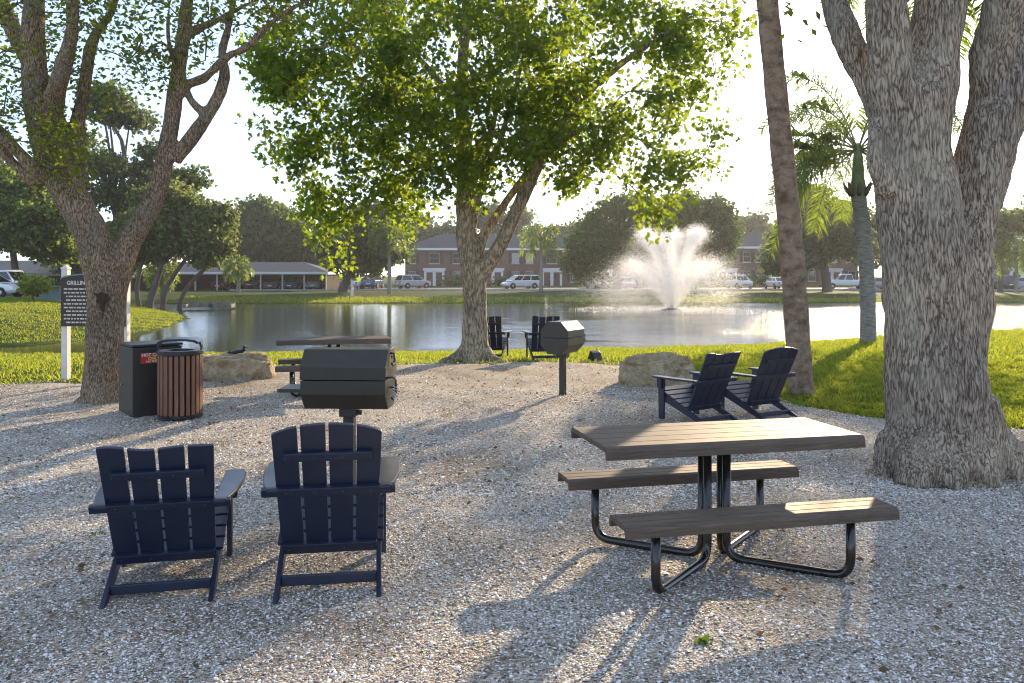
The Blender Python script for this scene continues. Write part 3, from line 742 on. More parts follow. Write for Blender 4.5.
# ---- weeds sprouting through the gravel
M_WEED = leaf_mat('weed_leaf', (.05, .10, .01), (.10, .16, .02), (.2, .3, .02))
WL = ['small dark green weed in the gravel below the near bench', 'tiny yellow green weed in gravel right of the arched chair', 'tiny weed sprouting behind the left front chair', 'small weed on the gravel at the bottom left corner', 'tiny weed at the near foot of the picnic table']
for (px, py, sz, n), lb in zip(((704, 650, .055, 26), (429, 583, .03, 12), (97, 538, .03, 10), (61, 660, .03, 9), (835, 622, .03, 10)), WL):
    d = gd(py); c = P(px, py, d); c[2] = 0.02
    a = rng.uniform(0, 2 * PI, n); yd = np.stack([np.cos(a), np.sin(a), rng.uniform(.1, 1.2, n)], 1)
    me = scatter('weed', np.zeros((n, 3)) + rng.normal(size=(n, 3)) * np.array([.02, .02, .004]), rng.uniform(.6, 1.2, n) * sz, frame_rot(yd, rng), T_OVAL)
    o = obj('weed', me, M_WEED); o.location = c.tolist(); tag(o, lb, 'weed', 'weeds in the gravel')
# dry leaves and twigs
n = 3200; x = rng.uniform(-8, 5, n); y = rng.uniform(3.2, 16, n); k = (y < yb(x)) & (np.sin(x * 1.3 + 2) * np.sin(y * 1.1) + rng.normal(size=n) * .5 > .25); x, y = x[k], y[k]; n = len(x)
a = rng.uniform(0, 2 * PI, n); yd = np.stack([np.cos(a), np.sin(a), rng.normal(size=n) * .25], 1)
R = frame_rot(yd, rng)
me = scatter('leaf_litter', np.stack([x, y, gravel_h(x, y) + .03], 1), rng.uniform(.02, .055, n), R, T_OVAL)
tag(obj('leaf_litter', me, leaf_mat('dry_leaf', (.10, .055, .025), (.22, .14, .06), (.2, .12, .04), .2)), 'dry brown leaves scattered over the gravel', 'leaf litter', kind='stuff')
# ================================================================== TREES
M_OAK = bark_mat('oak_bark', (.52, .425, .32), (.105, .078, .055), 34, 5.2, .034, (.38, .35, .25), .65, 1.15)
M_OAK2 = bark_mat('left_oak_bark', (.43, .31, .20), (.09, .06, .038), 40, 13, .022, (.22, .21, .16))
M_SYC = bark_mat('pale_smooth_bark', (.55, .45, .31), (.17, .125, .08), 16, 5, .010, (.24, .24, .14), .6)
M_TWIG = flat('twig_bark', (.13, .10, .072), .85, .25, 8, .4, 60)
M_FARBARK = flat('far_bark', (.11, .085, .065), .9, .3, 3, .5, 20)
M_LEAF_SYC = leaf_mat('maple_leaf', (.034, .076, .010), (.070, .118, .016), (.37, .48, .03), .54)
M_LEAF_OAK = leaf_mat('oak_leaf', (.022, .046, .010), (.055, .085, .018), (.14, .20, .025), .45)

def limb(*q, sub=4):                               # q = (px, py, d, radius_px) ...
    pts = [P(a, b, d) for a, b, d, r in q]; rr = [r / F * d for a, b, d, r in q]
    return smooth_path(pts, rr, sub)
def chains_mesh(chains, base, name, n_big=8, n_small=4):
    mb = MB()
    for pts, rr in chains: mb.tube(pts, rr, n_big if rr[0] > .05 else n_small, caps=False)
    me = mb.mesh(name, smooth=True); return shift(me, base)
def leafy(chains, targets, per, spread, r, along=.5):
    """leaf positions round the twig ends and along the last stretch of every twig"""
    a = np.repeat(np.asarray(targets), per, axis=0) + np.clip(r.normal(size=(len(targets) * per, 3)), -1.5, 1.5) * np.array([spread, spread, spread * .75])
    b = []
    for pts, rr in chains:
        for i in range(max(0, len(pts) - 3), len(pts) - 1):
            for _ in range(int(per * along / 2)):
                t = r.uniform(); b.append(pts[i] * (1 - t) + pts[i + 1] * t)
    b = np.array(b) + r.normal(size=(len(b), 3)) * spread * .5
    return np.concatenate([a, b])

# ---------------- the huge oak on the right
base = np.array([3.80, 7.40, 0.0])
D = 7.4
tr = limb((945, 500, D, 58), (941, 462, D, 53), (937, 420, D, 48), (933, 350, D, 44), (929, 280, D, 43), (920, 220, D, 41), (914, 170, D, 37), (911, 120, D, 34), (908, 90, D, 33))
L = [tr,
     limb((912, 170, D, 30), (900, 110, D - .05, 26), (890, 60, D - .1, 22), (885, 0, D - .15, 20), (878, -60, D - .2, 18), (850, -160, D - .6, 15), (800, -300, D - 1.2, 10)),
     limb((905, 170, D + .1, 27), (886, 112, D + .2, 16), (866, 75, D + .3, 15), (850, 45, D + .35, 14), (836, 10, D + .45, 13.5), (818, -40, D + .6, 12), (740, -130, D + 1.2, 8)),
     limb((914, 170, D, 32), (922, 100, D + .05, 29), (932, 50, D + .1, 25), (941, 0, D + .1, 23), (950, -60, D + .2, 20), (975, -160, D + .5, 16), (1010, -300, D + .8, 10)),
     limb((938, 420, D, 38), (952, 340, D + .05, 33), (960, 270, D + .1, 29), (969, 220, D + .15, 26.5), (981, 170, D + .15, 26), (997, 115, D + .15, 27), (1018, 60, D + .2, 26), (1045, -10, D + .3, 24), (1085, -160, D + .7, 17), (1140, -320, D + 1.2, 10)),
     limb((996, 120, D + .2, 23), (992, 60, D + .1, 19), (1003, 10, D, 19), (1018, -50, D - .1, 17), (1030, -160, D - .5, 13), (1020, -300, D - 1.2, 8)),
     limb((1000, 110, D + .2, 20), (1040, 40, D + .7, 18), (1090, -40, D + 1.4, 15), (1180, -130, D + 2.4, 9)),
     limb((890, 190, D - .1, 15), (876, 160, D - .15, 10), (877, 130, D - .1, 8), (884, 105, D, 7)),
     # buttress roots
     limb((958, 415, D, 40), (985, 448, D - .05, 30), (1012, 466, D - .1, 22), (1050, 480, D - .1, 15), (1100, 490, D - .1, 9), (1150, 500, D - .15, 5)),
     limb((915, 425, D, 28), (899, 455, D - .1, 22), (888, 472, D - .15, 15), (872, 485, D - .2, 6)),
     limb((930, 430, D - .1, 34), (922, 466, D - .32, 25), (910, 490, D - .5, 12)),
     limb((948, 430, D - .1, 32), (946, 466, D - .35, 24), (944, 492, D - .55, 12)),
     limb((960, 430, D - .1, 34), (976, 466, D - .3, 22), (992, 490, D - .42, 11)),
     limb((945, 430, D + .2, 40), (960, 465, D + .5, 26), (975, 470, D + .9, 12))]
big = empty('oak_tree', base, 0, 'huge oak with furrowed grey bark forking into thick limbs at the right edge', 'tree')
me = fused('trunk', L, .024, 3, .036, 3.6, 18, foot=(0, .9, .05))
obj('trunk', shift(me, base), M_OAK, big)
rt = limb((905, 479, D - .25, 6), (920, 478, D - .3, 9), (945, 480, D - .35, 10), (965, 485, D - .42, 8), (990, 491, D - .5, 5))
obj('surface_root', shift(fused('surface_root', [rt], .012, 2, .012, 9, 10), base), M_OAK, big)
blobs = [(4.2, 7.6, 9.2, 4.6, 4.4, 2.6, 5), (2.2, 7.2, 7.4, 2.2, 2.6, 1.7, 2), (6.8, 8.5, 7.6, 2.6, 2.8, 1.9, 2), (2.65, 8.0, 4.75, .75, .6, .5, .25), (5.2, 5.0, 8.2, 2.5, 2, 1.8, 1)]
tg = in_blobs(blobs, 170, rng, .25)
ok_ = (HZ - (tg[:, 2] - HC) / tg[:, 1] * F < 35) ; tg = tg[ok_]
ch = grow(L[1:7], tg, .35, rng, .009, .55)
tw_ = chains_mesh(ch, base, 'twigs')
lp = leafy(ch, tg, 38, .34, rng)
lp = lp[(HZ - (lp[:, 2] - HC) / lp[:, 1] * F < 44)]
obj('crown', joined('crown', shift(scatter('crown_', lp, rng.uniform(.07, .12, len(lp)), droop_rot(len(lp), rng, .4), T_OVAL), base), tw_, [M_LEAF_OAK, M_TWIG]), None, big)

# ---------------- the forked oak on the left
D = 11.4; base = G(104, 403, D)
L = [limb((101, 415, D, 24.96), (102, 395, D, 19.67), (104, 360, D, 18.16), (106, 320, D, 17.40), (108, 285, D, 18.91), (109, 262, D, 22.70)),
     limb((106, 290, D, 18.16), (96, 245, D - .1, 16.64), (76, 205, D - .2, 15.89), (56, 172, D - .2, 14.37), (44, 130, D - .2, 14.37), (36, 90, D - .2, 12.86), (33, 40, D - .2, 11.35), (36, -20, D - .2, 9.08), (50, -120, D, 6.05)),
     limb((112, 290, D, 15.50), (126, 248, D + .1, 12.27), (146, 215, D + .1, 10.34), (160, 180, D + .1, 9.04), (170, 130, D + .1, 8.40), (177, 80, D + .1, 7.43), (184, 30, D + .2, 6.78), (190, -20, D + .3, 5.81), (200, -100, D + .4, 3.88)),
     limb((72, 200, D - .1, 12.86), (62, 150, D + .1, 11.35), (50, 105, D + .2, 9.83), (30, 60, D + .3, 9.08), (8, 20, D + .4, 8.32), (-20, -40, D + .5, 6.05)),
     limb((80, 190, D + .1, 10.59), (76, 140, D + .2, 7.57), (82, 100, D + .2, 6.05), (88, 60, D + .2, 5.30), (96, 35, D + .3, 4.54), (112, 10, D + .3, 3.78), (120, -30, D + .4, 3.03)),
     limb((60, 180, D - .2, 11.35), (34, 168, D - .4, 7.57), (12, 145, D - .5, 6.05), (-14, 118, D - .6, 5.30), (-50, 80, D - .8, 3.78)),
     limb((40, 185, D - .3, 8.32), (18, 168, D - .3, 5.30), (-10, 135, D - .4, 4.54)),
     limb((52, 110, D - .2, 10.59), (62, 70, D - .5, 8.32), (72, 30, D - .7, 6.81), (70, -20, D - .8, 6.05), (60, -90, D - 1, 3.78)),
     limb((174, 160, D + .1, 7.85), (196, 132, D + .1, 7.14), (214, 105, D + .15, 6.06), (224, 78, D + .2, 5.36), (222, 50, D + .2, 4.64), (230, 20, D + .3, 3.57), (238, -40, D + .4, 2.86)),
     limb((182, 85, D + .1, 5.00), (204, 78, D, 4.43), (226, 58, D - .1, 4.00), (248, 46, D - .2, 3.57), (272, 22, D - .3, 3.00), (300, 4, D - .4, 2.43), (345, -20, D - .5, 1.78)),
     limb((184, 36, D + .2, 5.00), (200, 28, D + .2, 3.92), (218, 20, D + .2, 3.28), (240, 8, D + .2, 2.57), (280, -12, D + .2, 1.78)),
     limb((208, 114, D + .12, 5), (198, 108, D + .1, 4.2), (190, 98, D + .1, 3.8), (185, 84, D + .1, 3.6), (182, 70, D + .1, 4)),
     limb((180, 62, D + .1, 4.28), (170, 48, D, 2.86), (168, 20, D - .1, 2.14), (172, -10, D - .2, 1.78)),
     limb((103, 385, D, 16.64), (86, 404, D - .05, 9.83), (70, 411, D - .1, 5.30)), limb((106, 385, D, 16.64), (120, 404, D - .1, 10.59), (134, 412, D - .2, 5.30)), limb((103, 390, D - .1, 15.13), (102, 410, D - .25, 9.83), (104, 420, D - .4, 5.30))]
lo = empty('oak_tree', base, 0, 'forked oak with leaning stems and a brown scar on its trunk, behind the bins', 'tree')
obj('trunk', shift(fused('trunk', L, .026, 3, .018, 4, 14, foot=(base[2], .5, .03)), base), M_OAK2, lo)
sc_ = MB(); c = P(100, 298, D - .335)
pts = [(-.085, .07), (-.04, .02), (-.05, -.05), (.0, -.09), (.015, -.17), (.04, -.18), (.05, -.08), (.095, -.03), (.09, .06), (.05, .05), (0, .075), (-.05, .05)]
sc_.prism([(c[0] + x, c[2] + z) for x, z in pts][::-1], c[1] - .012, c[1] + .05, 'y')
obj('bark_scar', shift(sc_.mesh('bark_scar', bevel=.008), base), flat('dark_scar', (.05, .022, .012), .9, .4, 25, .6), lo)
def pxb(px, py, d, rx, ry, rz=None, w=1):          # blob given in pixels at distance d (rz = depth radius, m)
    c = P(px, py, d); return (c[0], c[1], c[2], rx / F * d, rz if rz else rx / F * d * .8, ry / F * d, w)
blobs = [pxb(40, 20, D - .3, 75, 75, 1.2, 3), pxb(20, 120, D - .4, 40, 60, .8, 1.0), pxb(60, 150, D - .6, 26, 30, .4, .6), pxb(150, 20, D, 70, 50, 1.2, 1.6), pxb(250, -10, D - .2, 70, 32, 1.2, 1.8), pxb(350, -20, D - .5, 70, 28, 1.0, 1.3),
         pxb(100, -150, D, 170, 130, 2.8, 8), pxb(290, -140, D, 120, 90, 2.2, 4), pxb(150, 60, D - .4, 20, 22, .4, .5), pxb(100, 100, D, 22, 28, .5, .5), pxb(-60, 20, D, 70, 110, 1.5, 2)]
tg = in_blobs(blobs, 400, rng, .2)
ch = grow(L[1:13], tg, .35, rng, .0075, .5)
tw_ = chains_mesh(ch, base, 'twigs')
lp = leafy(ch, tg, 26, .24, rng)
obj('crown', joined('crown', shift(scatter('crown_', lp, rng.uniform(.055, .10, len(lp)), droop_rot(len(lp), rng, .3), T_OVAL), base), tw_, [leaf_mat('left_oak_leaf', (.036, .070, .010), (.085, .12, .018), (.36, .42, .04), .55), M_TWIG]), None, lo)

# ---------------- the maple in the middle
D = 17.4; base = G(474, 358, D)
L = [limb((474, 366, D, 16.34), (475, 345, D, 13.76), (475, 315, D, 12.04), (474, 285, D, 12.04), (473, 265, D, 12.90)),
     limb((472, 275, D, 11.18), (467, 240, D, 10.32), (465, 205, D, 9.46), (464, 170, D, 8.17), (463, 130, D, 7.31), (462, 80, D, 6.45), (466, 20, D, 5.16), (470, -60, D, 3.44)),
     limb((480, 275, D, 9.46), (494, 255, D - .1, 7.74), (506, 234, D - .2, 7.31), (522, 198, D - .3, 6.88), (536, 168, D - .4, 6.45), (556, 130, D - .6, 5.59), (590, 90, D - .9, 4.30), (640, 50, D - 1.2, 3.01), (690, 20, D - 1.5, 1.72)),
     limb((474, 268, D + .05, 6.5), (481, 242, D + .08, 6), (492, 222, D + .2, 4.30), (506, 202, D + .3, 3.96), (522, 180, D + .4, 3.61), (545, 150, D + .7, 3.10), (575, 110, D + 1.2, 2.41)),
     limb((468, 236, D, 6.5), (473, 214, D, 6), (480, 192, D - .1, 4.30), (488, 165, D - .3, 3.78), (500, 140, D - .5, 3.44), (515, 90, D - .8, 2.84), (530, 30, D - 1, 2.15)),
     limb((466, 205, D, 5.16), (474, 180, D + .3, 3.96), (490, 140, D + .7, 3.44), (500, 80, D + 1.2, 2.58)),
     limb((464, 160, D, 5.16), (440, 140, D - .3, 3.44), (405, 110, D - .8, 2.84), (370, 60, D - 1.2, 2.24), (330, 30, D - 1.6, 1.55)),
     limb((465, 185, D, 4.30), (446, 160, D + .2, 2.92), (415, 150, D + .3, 2.41), (390, 175, D + .2, 1.89), (370, 205, D, 1.38), (352, 225, D - .2, 0.86)),
     limb((462, 110, D, 4.30), (430, 70, D + .5, 3.01), (380, 20, D + 1, 2.24), (320, -20, D + 1.5, 1.55)),
     limb((540, 160, D - .4, 3.44), (580, 130, D - .2, 2.58), (620, 130, D + .2, 1.98), (655, 150, D + .4, 1.38)),
     limb((474, 345, D, 12.04), (458, 358, D - .1, 6.88), (440, 363, D - .3, 3.44)), limb((476, 345, D, 12.04), (490, 358, D - .1, 6.88), (502, 363, D - .2, 3.44)), limb((475, 345, D - .05, 11.18), (474, 360, D - .35, 6.88), (470, 366, D - .6, 3.44))]
mp = empty('maple_tree', base, 0, 'broad leafy tree with pale forked trunk in the middle by the pond', 'tree')
obj('trunk', shift(fused('trunk', L, .034, 3, .022, 4, 12), base), M_SYC, mp)
blobs = [pxb(470, 60, D, 140, 110, 3.2, 6), pxb(600, 70, D - .6, 110, 75, 2.6, 4.2), pxb(350, 70, D - .8, 90, 75, 2.3, 3.2), pxb(480, -90, D, 230, 120, 4.2, 9), pxb(690, 40, D - 1, 50, 60, 1.6, 1.5), pxb(285, 60, D - 1.2, 38, 40, 1.2, .7),
         pxb(355, 165, D - .3, 62, 55, 1.4, 1.3), pxb(340, 225, D - .3, 40, 40, 1.0, .7), pxb(300, 130, D - .6, 40, 50, 1, .8), pxb(262, 75, D - 1, 24, 30, .8, .4), pxb(400, 205, D, 40, 30, 1, .5), pxb(310, 195, D - .5, 20, 22, .6, .25), pxb(450, 165, D - .9, 55, 45, .9, 1.1), pxb(560, 150, D - .6, 70, 40, 1.2, 1.3), pxb(645, 130, D - .2, 62, 46, 1.3, 1.2),
         pxb(660, 185, D - .1, 34, 26, .8, .45), pxb(690, 170, D, 30, 22, .7, .3), pxb(655, 215, D, 16, 20, .5, .15), pxb(720, 128, D - .6, 26, 12, .5, .12), pxb(590, 185, D - .4, 25, 14, .6, .15), pxb(525, 100, D - 1.6, 80, 60, 1, 1.2), pxb(420, 100, D - 1.8, 80, 60, 1, 1.2)]
tg = in_blobs(blobs, 640, rng, .22)
ch = grow(L[1:10], tg, .4, rng, .0075, .5)
tw_ = chains_mesh(ch, base, 'twigs')
lp = leafy(ch, tg, 48, .25, rng)
obj('crown', joined('crown', shift(scatter('crown_', lp, rng.uniform(.065, .125, len(lp)), droop_rot(len(lp), rng, .7), T_LOBE), base), tw_, [M_LEAF_SYC, flat('pale_twig_bark', (.26, .20, .13), .85, .25, 8, .4, 60)]), None, mp)

# ---------------- palms
def palm_bark(name, a, b, rings):
    t = NT(name); v = t.coord((1, 1, rings)); n = t.noise(v, 5, 5, .65).outputs[0]; n2 = t.noise(t.coord((1, 1, .6)), 13, 5, .7).outputs[0]
    c = t.ramp(n, [(.35, b), (.6, a)]); c = t.mix(t.math('MULTIPLY', t.ramp(n2, [(.55, (0, 0, 0)), (.66, (1, 1, 1))]), .55), c, (.36, .33, .27))
    return t.end(t.bsdf(c, .85, t.bump(t.math('ADD', n, n2), .7, .02), Specular_IOR_Level=.2))
M_PALM = palm_bark('palm_bark', (.32, .225, .15), (.12, .075, .048), 1.6); M_PALM2 = palm_bark('grey_palm_bark', (.34, .30, .25), (.17, .145, .115), 4)
M_SHAFT = flat('palm_shaft_green', (.17, .19, .06), .5, .25, 4); M_BOOT = flat('palm_boot', (.16, .11, .07), .9, .3, 12, .6, 40)
M_FROND = leaf_mat('palm_leaflet', (.045, .090, .015), (.085, .13, .028), (.34, .44, .05), .58, .35)
def fronds(top, n, length, r, elev=(-.5, 1.35), droop=1.0, leaflet=.45, per=46, wid=.035, az=None, gap=None):
    V = []; stems = MB()
    for k in range(n):
        a = (az[k] if az is not None else k * 2.39996 + r.normal() * .25)
        if gap is not None:                            # the crown is open on one side
            w_ = (a - gap + PI) % (2 * PI) - PI
            if abs(w_) < .45: a += math.copysign(.6, w_)
        e = elev[0] + (elev[1] - elev[0]) * (k + .5) / n + r.normal() * .08
        Lf = length * r.uniform(.82, 1.1); d = Vector((math.cos(a) * math.cos(e), math.sin(a) * math.cos(e), math.sin(e))); p = Vector(top) + Vector((d.x, d.y, 0)) * .05; pts = [p.copy()]; m = 14
        for j in range(m):
            d = (d + Vector((0, 0, -1)) * droop * (.10 + .16 * j / m) * (1.0 if d.z > -.9 else .2)).normalized(); p = p + d * (Lf / m); pts.append(p.copy())
        stems.tube(pts, [.028 * (1 - j / (m + 1)) + .004 for j in range(m + 1)], 5)
        side = Vector((-math.sin(a), math.cos(a), 0))
        for j in range(per):
            f = .16 + .84 * (j + r.uniform(-.3, .3)) / per; f = min(max(f, 0), .999); i = int(f * m); t = f * m - i
            q = pts[i].lerp(pts[i + 1], t); dr = (pts[i + 1] - pts[i]).normalized()
            for s in (-1, 1):
                ll = leaflet * (.5 + 1.0 * math.sin(PI * min(1, f * .8 + .15))) * r.uniform(.7, 1.05)
                th = r.uniform(-.65, 1.15); nn = dr.cross(side).normalized(); nn = nn if nn.z > 0 else -nn
                u = (side * s * .8 * math.cos(th) + nn * .8 * math.sin(th) + dr * .6 + Vector((r.normal() * .12, r.normal() * .12, r.normal() * .12))).normalized()
                m1 = q + u * ll * .5; tip = q + u * ll * .85 + Vector((0, 0, -1)) * ll * r.uniform(.15, .5); w = dr * wid * .5
                V.append([q - w * .5, m1 - w, tip, m1 + w, q + w * .5])
    V = np.array([[tuple(p) for p in f] for f in V])
    return mesh_np('crown', V.reshape(-1, 3), np.arange(len(V) * 5), np.full(len(V), 5)), stems
def palm(label, base, path, shaft_h, nf, length, r, bark, group=None, name='palm_tree', **kw):
    t = empty(name, base, 0, label, 'palm tree', group); pts, rr = path
    top = Vector(pts[-1]); mb = MB()
    rr2 = [q * (1 + .04 * math.sin(i * 2.1)) for i, q in enumerate(rr)]
    mb.tube(pts, rr2, 18); obj('trunk', shift(mb.mesh('trunk', smooth=True), base), bark, t)
    if shaft_h > 0:
        r0 = rr[-1]; mb = MB(); mb.tube([top + Vector((0, 0, z * shaft_h)) for z in (-.08, .0, .12, .3, .7, 1.05)], [r0 * .9, r0 * 1.15, r0 * 1.05, r0 * .85, r0 * .7, r0 * .35], 12); obj('crownshaft', shift(mb.mesh('crownshaft', smooth=True), base), M_SHAFT, t)
        mb = MB()
        for k in range(7):
            a = k * .9; mb.tube([top + Vector((math.cos(a) * r0 * .9, math.sin(a) * r0 * .9, -.12)), top + Vector((math.cos(a) * r0 * 1.5, math.sin(a) * r0 * 1.5, .12)), top + Vector((math.cos(a) * r0 * 1.9, math.sin(a) * r0 * 1.9, .30))], [.08, .07, .02], 6)
        obj('leaf_collar', shift(mb.mesh('leaf_collar', smooth=True), base), M_BOOT, t)
    me, st = fronds(top + Vector((0, 0, shaft_h * .9)), nf, length, r, **kw)
    obj('crown', joined('crown', shift(me, base), shift(st.mesh('stems', smooth=True), base), [M_FROND, M_SHAFT]), None, t)
    return t
D = 12.2; b = G(801, 396, D)
palm('leaning brown palm trunk running out of the top, beside the arched dark chair', b, limb((803, 404, D, 14), (800, 380, D, 12.5), (796, 310, D, 12), (789, 220, D, 11.4), (780, 130, D, 11), (770, 30, D, 10.6), (765, -30, D, 10.4), (758, -130, D, 10.8), (752, -230, D, 10), sub=5), .9, 22, 2.9, rng, M_PALM)
D = 27.5; b = G(868, 348, D)
palm('slender palm with grey trunk at the water edge, its drooping fronds left of the oak', b, limb((868, 350, D, 8.5), (868, 320, D, 7.6), (867, 280, D, 7.4), (863, 230, D, 7.4), (858, 192, D, 7.2)), 1.5, 26, 4.1, rng, M_PALM2, droop=.85, leaflet=.70, per=100, wid=.042, elev=(-.40, 1.25), gap=-1.94)
D = 12.6; b = G(928, 392, D)
palm('palm standing close behind the oak, only its hanging fronds visible between the limbs', b, limb((928, 400, D, 13), (930, 250, D, 12), (934, 120, D, 11), (938, 20, D, 10), (944, -60, D, 9.5)), .8, 24, 2.5, rng, M_PALM2, droop=1.3, leaflet=.5, per=80, wid=.035, elev=(-.9, 1.3))

# ---------------- far trees
FAR_LEAF = {}
def far_leaf(key, c, tr):
    if key not in FAR_LEAF: FAR_LEAF[key] = leaf_mat('foliage_' + key, tuple(x * .75 for x in c), tuple(x * 1.3 for x in c), tr, .42, .6)
    return FAR_LEAF[key]
C_DARK = ('dark', (.062, .110, .024), (.22, .32, .055)); C_MID = ('mid', (.085, .14, .028), (.36, .46, .08)); C_PALE = ('pale', (.10, .135, .040), (.34, .40, .10)); C_GREY = ('grey', (.080, .115, .045), (.25, .32, .10)); C_PINE = ('pine', (.075, .115, .042), (.26, .33, .09)); C_LIME = ('lime', (.17, .22, .02), (.50, .56, .05))
def far_tree(name, label, px, py, d, blobs, colr, ntg, per, leaf, r, trunk_px=4, fork=None, spread=None, tpl=None, group='trees round the pond', shell=.35, tr_col=None):
    b = G(px, py, d); t = empty(name, b, 0, label, 'tree', group)
    B = [pxb(x, y, d + dz, rx, ry, None, w) for x, y, rx, ry, dz, w in blobs]
    top = max(B, key=lambda q: q[2]); mid = np.average([q[:3] for q in B], axis=0, weights=[q[6] for q in B])
    rt = trunk_px / F * d
    lb = [smooth_path([b + np.array([0, 0, -.2]), b + np.array([0, 0, .5]), (b + mid) / 2 + np.array([0, 0, .0]), mid, (mid + np.array(top[:3])) / 2], [rt * 1.3, rt, rt * .8, rt * .5, rt * .25], 3)]
    for q in B: lb.append(smooth_path([(b * .45 + mid * .55), (b * .2 + mid * .4 + np.array(q[:3]) * .4), np.array(q[:3])], [rt * .5, rt * .35, rt * .12], 3))
    if fork:
        for fx in fork: lb.append(smooth_path([b + np.array([fx[0], 0, -.1]), b + np.array([fx[0] * 1.3, 0, 1.5]), b * .3 + mid * .7 + np.array([fx[0] * 2, 0, 0])], [rt * fx[1], rt * fx[1] * .8, rt * .4], 3))
    tg = in_blobs(B, ntg, r, shell); ch = grow(lb, tg, max(.5, d * .012), r, .0004 * d + .006, .5)
    mb = MB()
    for p, q in lb[:1] + (lb[-len(fork):] if fork else []): mb.tube(p, q, 8, caps=False)
    obj('trunk', shift(mb.mesh('trunk', smooth=True), b), M_FARBARK, t)
    sp = spread or leaf * 1.9
    lp = np.repeat(tg, per, axis=0) + r.normal(size=(ntg * per, 3)) * np.array([sp, sp, sp * .6])
    lp = lp[lp[:, 2] > b[2] + .3]
    mb = MB()
    for p, q in lb[1:1 + len(B)] + ch: mb.tube(p, q, 4, caps=False)
    obj('crown', joined('crown', shift(scatter('crown_', lp, leaf * r.uniform(.6, 1.25, len(lp)), rand_rot(len(lp), r), tpl or T_CLUMP), b), shift(mb.mesh('twigs', smooth=True), b), [far_leaf(*colr), M_FARBARK]), None, t)
    return t
FT = far_tree
FT('pine_tree', 'tall open pine with flat clumps of needles behind the left oak', 106, 300, 64, [(108, 108, 24, 12, 0, 1), (130, 120, 24, 10, 1, 1), (100, 95, 16, 8, -1, .6), (140, 172, 26, 9, 2, 1), (170, 180, 22, 9, 0, .8), (96, 165, 26, 12, -2, 1), (120, 195, 40, 16, 0, 1.6), (80, 140, 16, 9, 2, .6), (195, 178, 12, 7, 1, .35), (150, 152, 14, 6, 1, .35)], C_PINE, 200, 41, 0.238, rng, 4.5, spread=.5, tpl=T_CLUMP)
FT('broadleaf_tree', 'green broadleaf tree over the white pickup at the left edge', 18, 296, 62, [(20, 225, 46, 28, 0, 3), (-30, 215, 50, 40, 0, 3), (50, 240, 26, 20, 2, 1), (10, 190, 40, 20, 2, 1.5), (62, 220, 20, 22, 4, .8)], C_MID, 210, 76, 0.277, rng, 4)
FT('broadleaf_tree', 'grey green tree high at the left edge beyond the drive', -15, 290, 92, [(-20, 190, 60, 34, 0, 3), (30, 205, 30, 24, 0, 1)], C_GREY, 110, 68, 0.396, rng, 5)
FT('weeping_tree', 'pale green spreading tree with several grey trunks at the head of the inlet', 150, 302, 59, [(180, 225, 42, 28, 0, 3), (205, 242, 22, 22, -1, 1.2), (150, 235, 34, 28, 1, 2), (165, 200, 26, 16, 0, 1), (120, 250, 26, 26, 2, 1), (215, 225, 14, 22, 0, .6)], C_PALE, 300, 87, 0.238, rng, 4, fork=[(.9, .8), (2.0, .7), (-.7, .7)])
FT('broadleaf_tree', 'dark rounded tree rising behind the left part of the carport', 250, 290, 118, [(250, 240, 26, 36, 0, 3), (235, 255, 20, 24, 0, 1), (262, 220, 16, 18, 0, 1)], C_DARK, 130, 76, 0.462, rng, 5)
FT('broadleaf_tree', 'dark tree with ragged top behind the middle of the carport', 290, 290, 121, [(285, 240, 22, 28, 0, 2), (305, 250, 20, 24, 0, 1.4), (275, 222, 12, 14, 0, .6)], C_DARK, 120, 76, 0.462, rng, 5)
FT('broadleaf_tree', 'dark spreading tree with low crooked trunk right of the carport', 344, 290, 88, [(350, 245, 34, 22, 0, 2.4), (375, 225, 26, 20, 0, 1.6), (390, 245, 20, 18, -2, .8), (360, 262, 26, 10, 0, .6)], C_DARK, 190, 76, 0.330, rng, 5)
FT('broadleaf_tree', 'grey green trees peeping over the left end of the brick roof', 420, 286, 160, [(412, 235, 24, 15, 0, 1), (440, 240, 20, 12, 0, .6)], C_GREY, 80, 64, 0.594, rng, 4)
FT('broadleaf_tree', 'thin hazy tree rising behind the brick roof right of the maple trunk', 505, 286, 165, [(505, 222, 26, 18, 0, 1), (530, 235, 22, 10, 0, .5), (480, 215, 16, 12, 0, .4)], C_GREY, 70, 49, 0.528, rng, 3)
FT('broadleaf_tree', 'low dark trees between brick building and fountain, farthest back', 580, 286, 170, [(575, 240, 30, 14, 0, 1), (610, 236, 26, 14, 0, .8), (750, 232, 26, 14, 0, .8)], C_GREY, 110, 57, 0.660, rng, 3)
SH = .5
FT('shade_tree', 'wide domed tree over parked cars, left of the fountain', 618, 291, 99, [(620, 222, 34, 22, 0, 2), (600, 245, 34, 22, 0, 2), (585, 262, 22, 16, 0, 1), (645, 240, 26, 24, 0, 1.4), (628, 204, 26, 12, 0, 1)], C_DARK, 210, 49, 0.317, rng, 5, fork=[(-1.5, .5), (2.2, .5)], shell=.6)
FT('shade_tree', 'wide domed tree with open branching right behind the fountain', 692, 291, 101, [(690, 210, 36, 18, 0, 2), (665, 228, 26, 18, 0, 1.2), (712, 230, 24, 22, 0, 1.4), (722, 252, 14, 18, 0, .6), (690, 250, 24, 16, 0, .7)], C_DARK, 190, 49, 0.317, rng, 5, shell=.6)
FT('shade_tree', 'grey green tree over the white pickup between the two palm trunks', 827, 290, 92, [(825, 228, 32, 28, 0, 2.4), (800, 245, 26, 26, 0, 1.4), (850, 235, 24, 30, 0, 1.4), (815, 205, 22, 16, 0, 1), (780, 262, 16, 14, 0, .5)], C_GREY, 210, 72, 0.330, rng, 5)
